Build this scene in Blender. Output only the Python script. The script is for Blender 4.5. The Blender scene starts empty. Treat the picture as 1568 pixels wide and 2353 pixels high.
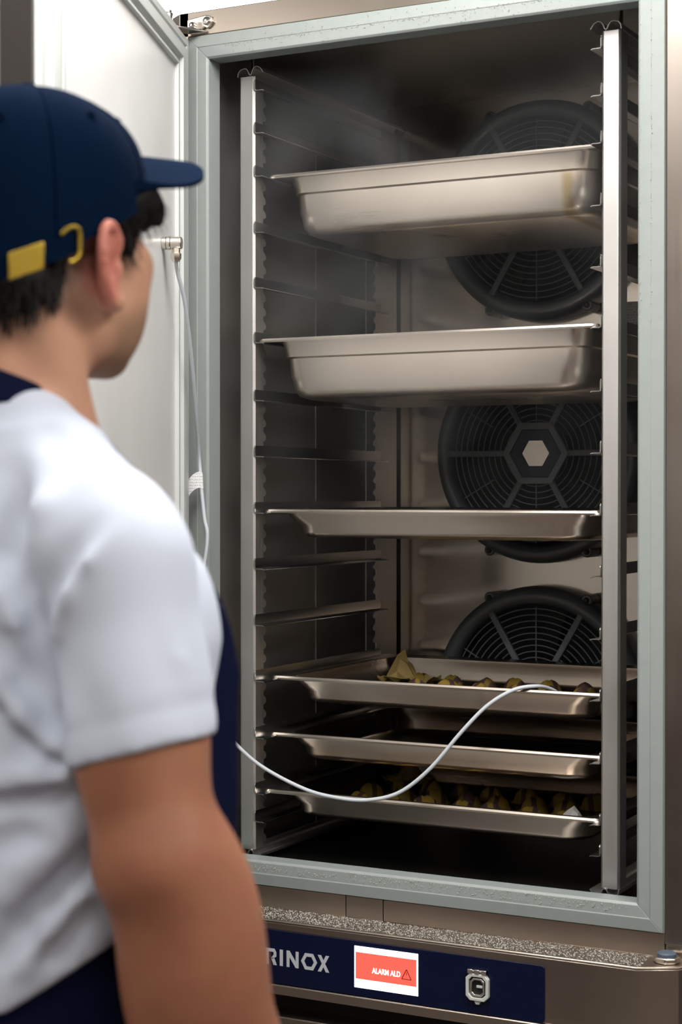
import bpy, bmesh, math, random
import numpy as np
from mathutils import Vector, Matrix

random.seed(7)
rng = np.random.default_rng(7)
scene = bpy.context.scene
COL = scene.collection

# ------------------------------------------------------------------ camera
YAW = math.radians(27.65)
PITCH = math.radians(0.663)
cam_data = bpy.data.cameras.new('camera')
cam_data.sensor_fit = 'VERTICAL'
cam_data.sensor_height = 36.0
cam_data.lens = 4020.0 / 2353.0 * 36.0
cam_data.clip_start = 0.05
cam_data.dof.use_dof = True
cam_data.dof.focus_distance = 3.15
cam_data.dof.aperture_fstop = 6.5
cam = bpy.data.objects.new('camera', cam_data)
COL.objects.link(cam)
cam.location = (1.611, -2.64, 1.45)
cam.rotation_euler = (math.pi / 2 - PITCH, 0, YAW)
scene.camera = cam

# ------------------------------------------------------------------ world, exposure
world = bpy.data.worlds.new('world')
scene.world = world
world.use_nodes = True
world.node_tree.nodes['Background'].inputs[0].default_value = (0.75, 0.8, 0.9, 1)
world.node_tree.nodes['Background'].inputs[1].default_value = 0.05
vs = scene.view_settings
vs.view_transform = 'Standard'
vs.look = 'None'
vs.gamma = 1.0
vs.use_curve_mapping = False
vs.exposure = 0.32
scene.cycles.use_denoising = True
scene.cycles.use_adaptive_sampling = True
scene.cycles.adaptive_threshold = 0.03
scene.cycles.max_bounces = 5
scene.cycles.glossy_bounces = 3
scene.cycles.diffuse_bounces = 2
scene.cycles.transmission_bounces = 3
scene.cycles.volume_bounces = 0
scene.cycles.use_light_tree = False
scene.cycles.caustics_reflective = False
scene.cycles.caustics_refractive = False
scene.cycles.sample_clamp_indirect = 4.0
LIGHT_POWER = 13.0      # emission of the ceiling light panels


# ------------------------------------------------------------------ helpers
class MB:
    """collects geometry for one mesh object"""
    def __init__(self):
        self.v, self.f, self.m = [], [], []

    def add(self, verts, faces, mi=0):
        o = len(self.v)
        self.v += [tuple(p) for p in verts]
        for f in faces:
            self.f.append(tuple(i + o for i in f))
            self.m.append(mi)
        return self

    def box(self, x0, x1, y0, y1, z0, z1, mi=0):
        p = [(x, y, z) for z in (z0, z1) for y in (y0, y1) for x in (x0, x1)]
        return self.add(p, [(0, 2, 3, 1), (4, 5, 7, 6), (0, 1, 5, 4), (2, 6, 7, 3), (0, 4, 6, 2), (1, 3, 7, 5)], mi)

    def prism(self, pts, a0, a1, axis='z', mi=0):
        """extrude a 2D polygon: axis z -> (x,y), axis y -> (x,z), axis x -> (y,z)"""
        n = len(pts)
        def mk(p, a):
            return {'z': (p[0], p[1], a), 'y': (p[0], a, p[1]), 'x': (a, p[0], p[1])}[axis]
        v = [mk(p, a0) for p in pts] + [mk(p, a1) for p in pts]
        f = [tuple(range(n - 1, -1, -1)), tuple(range(n, 2 * n))]
        f += [(i, (i + 1) % n, n + (i + 1) % n, n + i) for i in range(n)]
        return self.add(v, f, mi)

    def loops(self, loops, cap0=True, cap1=True, closed=False, mi=0):
        n = len(loops[0])
        v = [p for l in loops for p in l]
        f = []
        k = len(loops)
        for a in range(k if closed else k - 1):
            b = (a + 1) % k
            for i in range(n):
                j = (i + 1) % n
                f.append((a * n + i, a * n + j, b * n + j, b * n + i))
        if not closed:
            if cap0: f.append(tuple(range(n - 1, -1, -1)))
            if cap1: f.append(tuple(range((k - 1) * n, k * n)))
        return self.add(v, f, mi)

    def tube(self, pts, r, seg=8, cap=True, mi=0):
        pts = [Vector(p) for p in pts]
        n = len(pts)
        rs = r if isinstance(r, (list, tuple)) else [r] * n
        loops = []
        up = None
        for i, p in enumerate(pts):
            t = (pts[min(i + 1, n - 1)] - pts[max(i - 1, 0)]).normalized()
            if up is None:
                up = t.orthogonal().normalized()
            else:
                up = (up - t * up.dot(t)).normalized()
            b = t.cross(up)
            loops.append([tuple(p + (up * math.cos(2 * math.pi * k / seg) + b * math.sin(2 * math.pi * k / seg)) * rs[i]) for k in range(seg)])
        return self.loops(loops, cap, cap, mi=mi)

    def torus(self, c, R, r, axis='y', seg=48, rseg=6, mi=0):
        loops = []
        for i in range(seg):
            a = 2 * math.pi * i / seg
            l = []
            for k in range(rseg):
                b = 2 * math.pi * k / rseg
                q = (R + r * math.cos(b))
                x, y, z = q * math.cos(a), r * math.sin(b), q * math.sin(a)
                l.append((c[0] + x, c[1] + y, c[2] + z) if axis == 'y' else (c[0] + x, c[1] + z, c[2] + y))
            loops.append(l)
        return self.loops(loops, closed=True, mi=mi)

    def revolve_y(self, prof, seg=64, closed_profile=False, mi=0):
        loops = []
        for i in range(seg):
            a = 2 * math.pi * i / seg
            loops.append([(r * math.cos(a), y, r * math.sin(a)) for r, y in prof])
        n = len(prof)
        v = [p for l in loops for p in l]
        f = []
        for a in range(seg):
            b = (a + 1) % seg
            for i in range(n if closed_profile else n - 1):
                j = (i + 1) % n
                f.append((a * n + i, b * n + i, b * n + j, a * n + j))
        return self.add(v, f, mi)

    def map(self, fn, flip=False):
        self.v = [tuple(fn(*p)) for p in self.v]
        if flip:
            self.f = [tuple(reversed(f)) for f in self.f]
        return self

    def build(self, name, mat, parent=None, smooth=30, bevel=0, bevel_seg=2, recalc=True):
        me = bpy.data.meshes.new(name)
        me.from_pydata(self.v, [], self.f)
        mats = mat if isinstance(mat, (list, tuple)) else [mat]
        for m in mats:
            me.materials.append(m)
        if len(mats) > 1:
            me.polygons.foreach_set('material_index', self.m)
        if recalc:
            b = bmesh.new(); b.from_mesh(me)
            bmesh.ops.recalc_face_normals(b, faces=b.faces)
            b.to_mesh(me); b.free()
        me.update()
        if smooth:
            me.shade_smooth()
            me.set_sharp_from_angle(angle=math.radians(smooth))
        o = bpy.data.objects.new(name, me)
        COL.objects.link(o)
        if parent is not None:
            o.parent = parent
        if bevel:
            md = o.modifiers.new('bevel', 'BEVEL')
            md.width = bevel; md.segments = bevel_seg; md.limit_method = 'ANGLE'
            md.angle_limit = math.radians(35)
        return o


def tag(o, label=None, cat=None, group=None, kind=None):
    if label: o['label'] = label
    if cat: o['category'] = cat
    if group: o['group'] = group
    if kind: o['kind'] = kind
    return o


def thing(name, label, cat, loc=(0, 0, 0), rz=0, group=None):
    o = bpy.data.objects.new(name, None)
    o.empty_display_size = 0.05
    COL.objects.link(o)
    o.location = loc; o.rotation_euler = (0, 0, rz)
    return tag(o, label, cat, group)


def copy_obj(o, parent=None):
    c = o.copy(); COL.objects.link(c)
    c.parent = parent
    return c


def catmull(pts, per=10):
    P = [Vector(p) for p in pts]
    P = [P[0] * 2 - P[1]] + P + [P[-1] * 2 - P[-2]]
    out = []
    for i in range(1, len(P) - 2):
        a, b, c, d = P[i - 1:i + 3]
        for k in range(per):
            t = k / per
            out.append(0.5 * ((2 * b) + (c - a) * t + (2 * a - 5 * b + 4 * c - d) * t * t + (3 * b - a - 3 * c + d) * t ** 3))
    out.append(P[-2])
    return out


def rrect(x0, x1, y0, y1, r, z, n=6):
    pts = []
    for cx, cy, a0 in ((x1 - r, y0 + r, -90), (x1 - r, y1 - r, 0), (x0 + r, y1 - r, 90), (x0 + r, y0 + r, 180)):
        for k in range(n + 1):
            a = math.radians(a0 + 90 * k / n)
            pts.append((cx + r * math.cos(a), cy + r * math.sin(a), z))
    return pts


# ------------------------------------------------------------------ materials
def new_mat(name):
    m = bpy.data.materials.new(name)
    m.use_nodes = True
    nt = m.node_tree
    return m, nt, nt.nodes['Principled BSDF']


def plain(name, col, rough=0.5, metal=0.0, spec=0.5, noise=0.0, scale=40, bump=0.0, emit=None, es=1.0):
    m, nt, b = new_mat(name)
    b.inputs['Base Color'].default_value = (*col, 1)
    b.inputs['Roughness'].default_value = rough
    b.inputs['Metallic'].default_value = metal
    b.inputs['Specular IOR Level'].default_value = spec
    if emit:
        b.inputs['Emission Color'].default_value = (*emit, 1)
        b.inputs['Emission Strength'].default_value = es
    if noise or bump:
        tc = nt.nodes.new('ShaderNodeTexCoord')
        nz = nt.nodes.new('ShaderNodeTexNoise')
        nz.inputs['Scale'].default_value = scale
        nz.inputs['Detail'].default_value = 2
        nt.links.new(tc.outputs['Object'], nz.inputs['Vector'])
        if noise:
            mx = nt.nodes.new('ShaderNodeMix'); mx.data_type = 'RGBA'
            mx.inputs['A'].default_value = (*[c * (1 - noise) for c in col], 1)
            mx.inputs['B'].default_value = (*[min(1, c * (1 + noise)) for c in col], 1)
            nt.links.new(nz.outputs['Fac'], mx.inputs['Factor'])
            nt.links.new(mx.outputs['Result'], b.inputs['Base Color'])
        if bump:
            bp = nt.nodes.new('ShaderNodeBump')
            bp.inputs['Strength'].default_value = bump
            bp.inputs['Distance'].default_value = 0.002
            nt.links.new(nz.outputs['Fac'], bp.inputs['Height'])
            nt.links.new(bp.outputs['Normal'], b.inputs['Normal'])
    return m


def steel(name, col, rough=0.3, stretch=(300, 300, 4), rvar=0.08, bump=0.05, smudge=0.12):
    """brushed stainless steel: fine grain stretched along one axis plus soft smudges"""
    m, nt, b = new_mat(name)
    b.inputs['Metallic'].default_value = 1.0
    tc = nt.nodes.new('ShaderNodeTexCoord')
    mp = nt.nodes.new('ShaderNodeMapping')
    mp.inputs['Scale'].default_value = stretch
    nt.links.new(tc.outputs['Object'], mp.inputs['Vector'])
    nz = nt.nodes.new('ShaderNodeTexNoise'); nz.inputs['Scale'].default_value = 1.0
    nz.inputs['Detail'].default_value = 1
    nt.links.new(mp.outputs['Vector'], nz.inputs['Vector'])
    n2 = nt.nodes.new('ShaderNodeTexNoise'); n2.inputs['Scale'].default_value = 6.0
    n2.inputs['Detail'].default_value = 2
    nt.links.new(tc.outputs['Object'], n2.inputs['Vector'])
    mr = nt.nodes.new('ShaderNodeMapRange')
    mr.inputs['To Min'].default_value = rough - rvar
    mr.inputs['To Max'].default_value = rough + rvar
    nt.links.new(nz.outputs['Fac'], mr.inputs['Value'])
    ad = nt.nodes.new('ShaderNodeMath'); ad.operation = 'MULTIPLY_ADD'
    ad.inputs[1].default_value = smudge; ad.inputs[2].default_value = -smudge / 2
    nt.links.new(n2.outputs['Fac'], ad.inputs[0])
    sm = nt.nodes.new('ShaderNodeMath'); sm.operation = 'ADD'
    nt.links.new(mr.outputs['Result'], sm.inputs[0]); nt.links.new(ad.outputs[0], sm.inputs[1])
    nt.links.new(sm.outputs[0], b.inputs['Roughness'])
    mx = nt.nodes.new('ShaderNodeMix'); mx.data_type = 'RGBA'
    mx.inputs['A'].default_value = (*[c * 0.9 for c in col], 1)
    mx.inputs['B'].default_value = (*[min(1, c * 1.08) for c in col], 1)
    nt.links.new(n2.outputs['Fac'], mx.inputs['Factor'])
    nt.links.new(mx.outputs['Result'], b.inputs['Base Color'])
    return m


M = {}
M['steel_v'] = steel('steel brushed upright', (0.36, 0.315, 0.28), 0.30, (260, 260, 3), 0.03)
M['steel_h'] = steel('steel brushed along', (0.44, 0.38, 0.325), 0.32, (3, 260, 260), 0.03)
M['steel_in'] = steel('steel chamber lining', (0.47, 0.46, 0.44), 0.50, (120, 120, 3), 0.02, 0.0, 0.06)
M['steel_back'] = steel('steel chamber back panel', (0.47, 0.42, 0.36), 0.14, (3, 90, 90), 0.015, 0.0, 0.05)
M['steel_door'] = steel('steel door lining', (0.94, 0.94, 0.93), 0.30, (160, 160, 3), 0.015, 0.0, 0.12)
_d = M['steel_door'].node_tree.nodes['Principled BSDF']; _d.inputs['Metallic'].default_value = 0.12
M['rack'] = steel('rack steel', (0.67, 0.66, 0.645), 0.42, (200, 200, 4), 0.05, 0.03, 0.1)
M['rail'] = steel('rail steel', (0.55, 0.55, 0.55), 0.24, (200, 4, 200), 0.05, 0.03, 0.1)
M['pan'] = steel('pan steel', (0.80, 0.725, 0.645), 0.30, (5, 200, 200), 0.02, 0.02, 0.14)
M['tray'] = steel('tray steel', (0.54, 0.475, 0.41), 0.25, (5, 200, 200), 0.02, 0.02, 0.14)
M['chrome'] = plain('bright metal', (0.78, 0.76, 0.73), 0.18, 1.0)
M['nickel'] = plain('nickel', (0.80, 0.74, 0.66), 0.25, 1.0)
M['frame'] = plain('grey green frame profile', (0.32, 0.355, 0.345), 0.38, 0.0, 0.5, 0.05, 60, 0.02)
M['gasket'] = plain('pale door gasket', (0.60, 0.63, 0.62), 0.35, 0.0, 0.5, 0.03, 30)
M['door_edge'] = plain('brown grey door edge', (0.022, 0.016, 0.014), 0.5, 0.0, 0.4, 0.05, 30)
M['fan_plastic'] = plain('dark grey fan plastic', (0.16, 0.175, 0.19), 0.36, 0.0, 0.5, 0.06, 40)
M['fan_wire'] = plain('grey guard wire', (0.30, 0.32, 0.34), 0.40, 0.0, 0.5)
M['black'] = plain('black void', (0.006, 0.006, 0.007), 0.7)
M['navy_panel'] = plain('navy glossy panel', (0.003, 0.006, 0.03), 0.3, 0.0, 0.25)
M['navy_hub'] = plain('navy hub sticker', (0.01, 0.013, 0.04), 0.45)
M['silver_print'] = plain('silver print', (0.55, 0.58, 0.62), 0.45)
M['clear'] = plain('clear plastic', (0.62, 0.64, 0.60), 0.15, 0.0, 0.5)
M['cap_blue'] = plain('slate blue bolt cap', (0.09, 0.12, 0.16), 0.45)
M['cable'] = plain('pale grey cable', (0.60, 0.64, 0.69), 0.42)
M['white'] = plain('white paper', (0.82, 0.82, 0.82), 0.7)


# ------------------------------------------------------------------ smooth solid modelling (distance fields on a grid)
class Field:
    def __init__(self, lo, hi, h):
        self.lo = np.array(lo, np.float32); self.h = h
        self.n = [int(math.ceil((b - a) / h)) + 1 for a, b in zip(lo, hi)]
        self.D = np.full(self.n, 1.0, np.float32)
        self.rot = None

    def sub(self, lo, hi):
        i0 = [max(0, int((a - l) / self.h)) for a, l in zip(lo, self.lo)]
        i1 = [min(n, int((b - l) / self.h) + 2) for b, l, n in zip(hi, self.lo, self.n)]
        sl = tuple(slice(a, max(a, b)) for a, b in zip(i0, i1))
        ax = [self.lo[k] + self.h * np.arange(i0[k], max(i0[k], i1[k]), dtype=np.float32) for k in range(3)]
        return sl, np.meshgrid(*ax, indexing='ij', sparse=True)

    def blend(self, fn, lo, hi, k, mode='add'):
        pad = 0.02 + k
        sl, P = self.sub([a - pad for a in lo], [b + pad for b in hi])
        D = self.D[sl]
        if D.size == 0: return self
        d = fn(*P).astype(np.float32)
        if mode == 'add':
            hh = np.clip(0.5 + 0.5 * (D - d) / k, 0, 1)
            self.D[sl] = D * (1 - hh) + d * hh - k * hh * (1 - hh)
        elif mode == 'cut':
            hh = np.clip(0.5 - 0.5 * (D + d) / k, 0, 1)
            self.D[sl] = D * (1 - hh) - d * hh + k * hh * (1 - hh)
        elif mode == 'push':
            self.D[sl] = D + d
        return self

    def cone(self, a, b, ra, rb, k=0.015, mode='add', sq=(1, 1, 1)):
        a = np.array(a, float); b = np.array(b, float)
        if self.rot is not None: a, b = self.rot(a), self.rot(b)
        ab = b - a; L = float(ab @ ab)
        def fn(x, y, z):
            t = np.clip(((x - a[0]) * ab[0] + (y - a[1]) * ab[1] + (z - a[2]) * ab[2]) / L, 0, 1)
            dx, dy, dz = (x - a[0] - t * ab[0]) / sq[0], (y - a[1] - t * ab[1]) / sq[1], (z - a[2] - t * ab[2]) / sq[2]
            return np.sqrt(dx * dx + dy * dy + dz * dz) - (ra + (rb - ra) * t)
        r = max(ra, rb) * max(sq)
        return self.blend(fn, np.minimum(a, b) - r, np.maximum(a, b) + r, k, mode)

    def ell(self, c, r, k=0.015, mode='add', axes=None):
        R = np.eye(3) if axes is None else np.array(axes, float)
        if self.rot is not None:
            c = self.rot(np.array(c, float)); R = np.array([self.rot(v, True) for v in R])
        def fn(x, y, z):
            q = [((x - c[0]) * R[i][0] + (y - c[1]) * R[i][1] + (z - c[2]) * R[i][2]) / r[i] for i in range(3)]
            k0 = np.sqrt(q[0] ** 2 + q[1] ** 2 + q[2] ** 2)
            k1 = np.sqrt((q[0] / r[0]) ** 2 + (q[1] / r[1]) ** 2 + (q[2] / r[2]) ** 2) + 1e-6
            return k0 * (k0 - 1) / k1
        m = max(r)
        return self.blend(fn, [v - m for v in c], [v + m for v in c], k, mode)

    def column(self, rows, k=0.02, mode='add', p=2.0):
        rows = sorted(rows)
        zs, cx, cy, rx, ry = [np.array(v) for v in zip(*rows)]
        def fn(x, y, z):
            X, Y, A, B = [np.interp(z, zs, v) for v in (cx, cy, rx, ry)]
            q = (np.abs((x - X) / A) ** p + np.abs((y - Y) / B) ** p) ** (1 / p)
            d = (q - 1) * np.minimum(A, B)
            return np.maximum(d, np.maximum(zs[0] - z, z - zs[-1]))
        return self.blend(fn, [(cx - rx).min(), (cy - ry).min(), zs[0]], [(cx + rx).max(), (cy + ry).max(), zs[-1]], k, mode)

    def half(self, n, d, k=0.002):
        """keep the side n.p < d"""
        n = np.array(n, float); n /= np.linalg.norm(n)
        sl, P = self.sub(self.lo, self.lo + self.h * np.array(self.n))
        q = (P[0] * n[0] + P[1] * n[1] + P[2] * n[2] - d).astype(np.float32)
        self.D = np.maximum(self.D, q)
        return self

    def fold(self, pts, w, amp):
        """raise (amp>0) or press in (amp<0) a soft ridge along a polyline"""
        for a, b in zip(pts[:-1], pts[1:]):
            a_ = np.array(a, float); b_ = np.array(b, float); ab = b_ - a_; L = float(ab @ ab) + 1e-9
            def fn(x, y, z):
                t = np.clip(((x - a_[0]) * ab[0] + (y - a_[1]) * ab[1] + (z - a_[2]) * ab[2]) / L, 0, 1)
                d2 = (x - a_[0] - t * ab[0]) ** 2 + (y - a_[1] - t * ab[1]) ** 2 + (z - a_[2] - t * ab[2]) ** 2
                return -amp * np.exp(-d2 / (w * w))
            m = 2.2 * w
            self.blend(fn, np.minimum(a_, b_) - m, np.maximum(a_, b_) + m, 0.001, 'push')
        return self

    def mesh(self, smooth=2):
        D = self.D
        ins = D < 0
        c = ins[:-1, :-1, :-1].astype(np.uint8)
        tot = sum(ins[i:ins.shape[0] - 1 + i, j:ins.shape[1] - 1 + j, k:ins.shape[2] - 1 + k].astype(np.uint8) for i in (0, 1) for j in (0, 1) for k in (0, 1))
        act = (tot > 0) & (tot < 8)
        idx = np.argwhere(act)
        vid = np.full(act.shape, -1, np.int32)
        vid[act] = np.arange(len(idx))
        acc = np.zeros((len(idx), 3)); cnt = np.zeros(len(idx))
        corners = [(i, j, k) for i in (0, 1) for j in (0, 1) for k in (0, 1)]
        val = {cn: D[idx[:, 0] + cn[0], idx[:, 1] + cn[1], idx[:, 2] + cn[2]] for cn in corners}
        for a in corners:
            for ax in range(3):
                if a[ax]: continue
                b = list(a); b[ax] = 1; b = tuple(b)
                va, vb = val[a], val[b]
                cr = (va < 0) != (vb < 0)
                t = np.where(cr, va / np.where(cr, va - vb, 1), 0)
                p = np.array(a, float)[None, :].repeat(len(idx), 0)
                p[:, ax] += t
                acc[cr] += p[cr]; cnt += cr
        V = self.lo + self.h * (idx + acc / cnt[:, None])
        F = []
        for ax in range(3):
            s0 = [slice(None)] * 3; s1 = [slice(None)] * 3
            s0[ax] = slice(0, -1); s1[ax] = slice(1, None)
            A, B = ins[tuple(s0)], ins[tuple(s1)]
            e = np.argwhere(A != B)
            u, v = (ax + 1) % 3, (ax + 2) % 3
            ok = (e[:, u] > 0) & (e[:, v] > 0) & (e[:, u] < D.shape[u] - 1) & (e[:, v] < D.shape[v] - 1)
            e = e[ok]
            def at(du, dv_):
                q = e.copy(); q[:, u] += du; q[:, v] += dv_
                return vid[q[:, 0], q[:, 1], q[:, 2]]
            q = np.stack([at(-1, -1), at(0, -1), at(0, 0), at(-1, 0)], 1)
            fl = ~A[e[:, 0], e[:, 1], e[:, 2]]
            q[fl] = q[fl][:, ::-1]
            F.append(q)
        F = np.concatenate(F)
        F = F[(F >= 0).all(1)]
        E = np.concatenate([F[:, [0, 1]], F[:, [1, 2]], F[:, [2, 3]], F[:, [3, 0]]])
        for _ in range(smooth):
            s = np.zeros_like(V); n = np.zeros(len(V))
            for i, j in ((0, 1), (1, 0)):
                for ax in range(3):
                    s[:, ax] += np.bincount(E[:, i], V[E[:, j], ax], len(V))
                n += np.bincount(E[:, i], minlength=len(V))
            V = V * 0.4 + (s / np.maximum(n, 1)[:, None]) * 0.6
        return V, F


def np_object(name, V, F, mat, parent=None, colors=None):
    me = bpy.data.meshes.new(name)
    me.vertices.add(len(V)); me.vertices.foreach_set('co', V.astype(np.float32).ravel())
    k = F.shape[1]
    me.loops.add(len(F) * k); me.loops.foreach_set('vertex_index', F.astype(np.int32).ravel())
    me.polygons.add(len(F))
    me.polygons.foreach_set('loop_start', np.arange(0, len(F) * k, k, dtype=np.int32))
    me.polygons.foreach_set('loop_total', np.full(len(F), k, np.int32))
    me.update(calc_edges=True)
    me.shade_smooth()
    me.materials.append(mat)
    if colors is not None:
        at = me.color_attributes.new('tone', 'FLOAT_COLOR', 'POINT')
        at.data.foreach_set('color', np.concatenate([colors, np.ones((len(colors), 1))], 1).astype(np.float32).ravel())
    o = bpy.data.objects.new(name, me); COL.objects.link(o)
    if parent is not None: o.parent = parent
    return o


# ------------------------------------------------------------------ the room
def struct(name, mb, mat, **k):
    return tag(mb.build(name, mat, **k), kind='structure')


M['wall'] = plain('warm wall paint', (0.74, 0.66, 0.57), 0.7, noise=0.06, scale=3)
M['wall_back'] = plain('white wall panel', (0.78, 0.80, 0.84), 0.5, noise=0.02, scale=3)
M['ceil'] = plain('white ceiling', (0.82, 0.84, 0.87), 0.6, noise=0.02, scale=3)
M['floor'] = plain('dark kitchen floor', (0.12, 0.10, 0.09), 0.45, noise=0.2, scale=8)
RX0, RX1, RY0, RY1, RZ = -2.4, 3.4, -4.4, 2.3, 2.74
struct('floor', MB().box(RX0, RX1, RY0, RY1, -0.1, 0.0), M['floor'])
struct('wall_left', MB().box(RX0 - 0.1, RX0, RY0, RY1, 0, RZ), M['wall'])
struct('wall_right', MB().box(RX1, RX1 + 0.1, RY0, RY1, 0, RZ), M['wall'])
struct('wall_front', MB().box(RX0, RX1, RY0 - 0.1, RY0, 0, RZ), M['wall'])
struct('wall_back', MB().box(RX0, RX1, RY1, RY1 + 0.1, 0, RZ), M['wall_back'])
ceil = struct('ceiling', MB().box(RX0, RX1, RY0, RY1, RZ + 0.006, RZ + 0.1), M['ceil'])
xs = [RX0 + (RX1 - RX0) * i / 5 for i in range(6)]
ys = [RY0 + (RY1 - RY0) * i / 4 for i in range(5)]
for i in range(5):
    for j in range(4):
        MB().box(xs[i] + 0.0015, xs[i + 1] - 0.0015, ys[j] + 0.0015, ys[j + 1] - 0.0015, RZ, RZ + 0.006).build('ceiling_panel', M['ceil'], ceil)


def ceiling_light(x, y, w, d, power, label):
    t = thing('ceiling_light', label, 'light', (x, y, RZ), 0, 'ceiling light panels')
    f = MB()
    f.box(-w / 2 - 0.02, w / 2 + 0.02, -d / 2 - 0.02, -d / 2, -0.012, 0)
    f.box(-w / 2 - 0.02, w / 2 + 0.02, d / 2, d / 2 + 0.02, -0.012, 0)
    f.box(-w / 2 - 0.02, -w / 2, -d / 2, d / 2, -0.012, 0)
    f.box(w / 2, w / 2 + 0.02, -d / 2, d / 2, -0.012, 0)
    f.build('frame', M['white'], t)
    MB().box(-w / 2, w / 2, -d / 2, d / 2, -0.008, 0).build('diffuser', plain('lit light diffuser', (0.9, 0.9, 0.9), 0.6, emit=(1.0, 0.97, 0.93), es=power), t)


for x, y, pw_, lb in [(0.55, -0.95, 1.15, 'lit white ceiling panel above the open cabinet door'), (2.3, -1.15, 1.2, 'lit white ceiling panel to the right of the cabinet'),
                       (0.55, -3.1, 0.55, 'lit white ceiling panel behind the worker'), (2.3, -3.1, 0.55, 'lit white ceiling panel at the far right corner'),
                       (-1.3, -2.2, 0.8, 'lit white ceiling panel by the left wall'), (-0.95, 0.9, 0.9, 'lit white ceiling panel over the space left of the cabinet')]:  # last panel is added to give the door lining its glow
    ceiling_light(x, y, 0.6, 1.2, LIGHT_POWER * pw_, lb)
# added bands on the unseen walls, darkening what the lower steel reflects
M['dado'] = plain('brown lower wall tile', (0.11, 0.085, 0.07), 0.4, noise=0.12, scale=5)
M['dado_mid'] = plain('beige wall tile', (0.36, 0.31, 0.265), 0.45, noise=0.08, scale=5)
for n_, (z0_, z1_, k_) in enumerate(((0, 0.95, 'dado'), (0.951, 1.78, 'dado_mid'))):
    struct('trim_%d' % (3 * n_ + 1), MB().box(RX0, RX0 + 0.012, RY0, RY1, z0_, z1_), M[k_])
    struct('trim_%d' % (3 * n_ + 2), MB().box(RX1 - 0.012, RX1, RY0, RY1, z0_, z1_), M[k_])
    struct('trim_%d' % (3 * n_ + 3), MB().box(RX0 + 0.012, RX1 - 0.012, RY0, RY0 + 0.012, z0_, z1_), M[k_])


# ------------------------------------------------------------------ the cabinet
cab = thing('blast_chiller', 'tall stainless steel blast chiller standing open with racks and fans inside', 'freezer')
FX0, FX1, FZ0, FZ1 = -0.034, 0.753, 0.806, 2.214       # opening inside the frame
FW_ = 0.044
IX0, IX1, IY1, IZ0, IZ1 = -0.052, 0.772, 0.66, 0.786, 2.25
# chamber lining
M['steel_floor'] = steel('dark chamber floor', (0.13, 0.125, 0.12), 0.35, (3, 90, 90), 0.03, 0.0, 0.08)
MB().box(IX0 - 0.004, IX0, 0.03, IY1, IZ0, IZ1).build('chamber_wall', M['steel_in'], cab)
MB().box(IX1, IX1 + 0.004, 0.03, IY1, IZ0, IZ1).build('chamber_wall', M['steel_in'], cab)
MB().box(IX0 - 0.004, IX1 + 0.004, IY1, IY1 + 0.004, IZ0, IZ1).build('back_panel', M['steel_back'], cab)
MB().box(IX0 - 0.004, IX1 + 0.004, 0.03, IY1, IZ1, IZ1 + 0.004).build('chamber_ceiling', M['steel_in'], cab)
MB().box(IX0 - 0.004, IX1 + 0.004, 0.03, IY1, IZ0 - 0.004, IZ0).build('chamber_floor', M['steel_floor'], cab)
# upright seam strip on the left lining and narrow corner trims
MB().box(IX0, IX0 + 0.0015, 0.425, 0.432, IZ0, IZ1).build('seam_strip', M['steel_in'], cab)
MB().box(IX0, IX0 + 0.012, IY1 - 0.012, IY1, IZ0, IZ1).build('corner_trim', M['steel_in'], cab, bevel=0.004)
MB().box(IX1 - 0.012, IX1, IY1 - 0.012, IY1, IZ0, IZ1).build('corner_trim', M['steel_in'], cab, bevel=0.004)

# frame: four mitred profiles
PROF = [(FW_, 0.0), (FW_ - 0.0015, -0.0055), (0.0225, -0.0075), (0.0215, -0.0068), (0.0035, -0.0060), (0.0, -0.0030), (0.0, 0.034), (FW_, 0.034)]
def mitre(prof, x0, x1, z0, z1, side):
    l0, l1 = [], []
    for o, y in prof:
        if side == 'left': a, b = (x0 - o, y, z0 - o), (x0 - o, y, z1 + o)
        if side == 'right': a, b = (x1 + o, y, z0 - o), (x1 + o, y, z1 + o)
        if side == 'bottom': a, b = (x0 - o, y, z0 - o), (x1 + o, y, z0 - o)
        if side == 'top': a, b = (x0 - o, y, z1 + o), (x1 + o, y, z1 + o)
        l0.append(a); l1.append(b)
    return MB().loops([l0, l1])
for s in ('left', 'right', 'bottom', 'top'):
    mitre(PROF, FX0, FX1, FZ0, FZ1, s).build('frame_rail', M['frame'], cab, bevel=0.0008)

# outer shell
OX0, OX1 = -0.145, 0.865
OFX0, OFX1, OFZ0, OFZ1 = FX0 - FW_, FX1 + FW_, FZ0 - FW_, FZ1 + FW_
MB().prism([(OFX0, 0.0), (OFX0 - 0.02, 0.0), (OX0, 0.03), (OX0, 0.72), (OX0 + 0.03, 0.72), (OX0 + 0.03, 0.05), (OFX0, 0.034)], 0.725, 2.302).build('side_column', M['steel_v'], cab, bevel=0.0015)
MB().prism([(OFX1, 0.0), (OX1 - 0.025, 0.0), (OX1, 0.018), (OX1, 0.72), (OX1 - 0.03, 0.72), (OX1 - 0.03, 0.05), (OFX1, 0.034)], 0.745, 2.302).build('side_column', M['steel_v'], cab, bevel=0.0015)
MB().box(OFX1 + 0.001, OX1 - 0.004, 0.002, 0.05, 0.725, 0.7445).build('column_foot', M['steel_h'], cab, bevel=0.001)
MB().prism([(OFX0 - 0.0195, 0.0), (OFX1 + 0.0195, 0.0), (OFX1, 0.03), (OFX0, 0.03)], OFZ1 + 0.0005, 2.302).build('top_fascia', M['steel_h'], cab, bevel=0.0015)
MB().box(OX0 + 0.004, OX1 - 0.004, 0.031, 0.715, 2.285, 2.302).build('top_panel', M['steel_h'], cab)
MB().box(OX0 + 0.031, OX1 - 0.031, 0.70, 0.719, 0.05, 2.284).build('rear_panel', M['steel_v'], cab)
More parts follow.
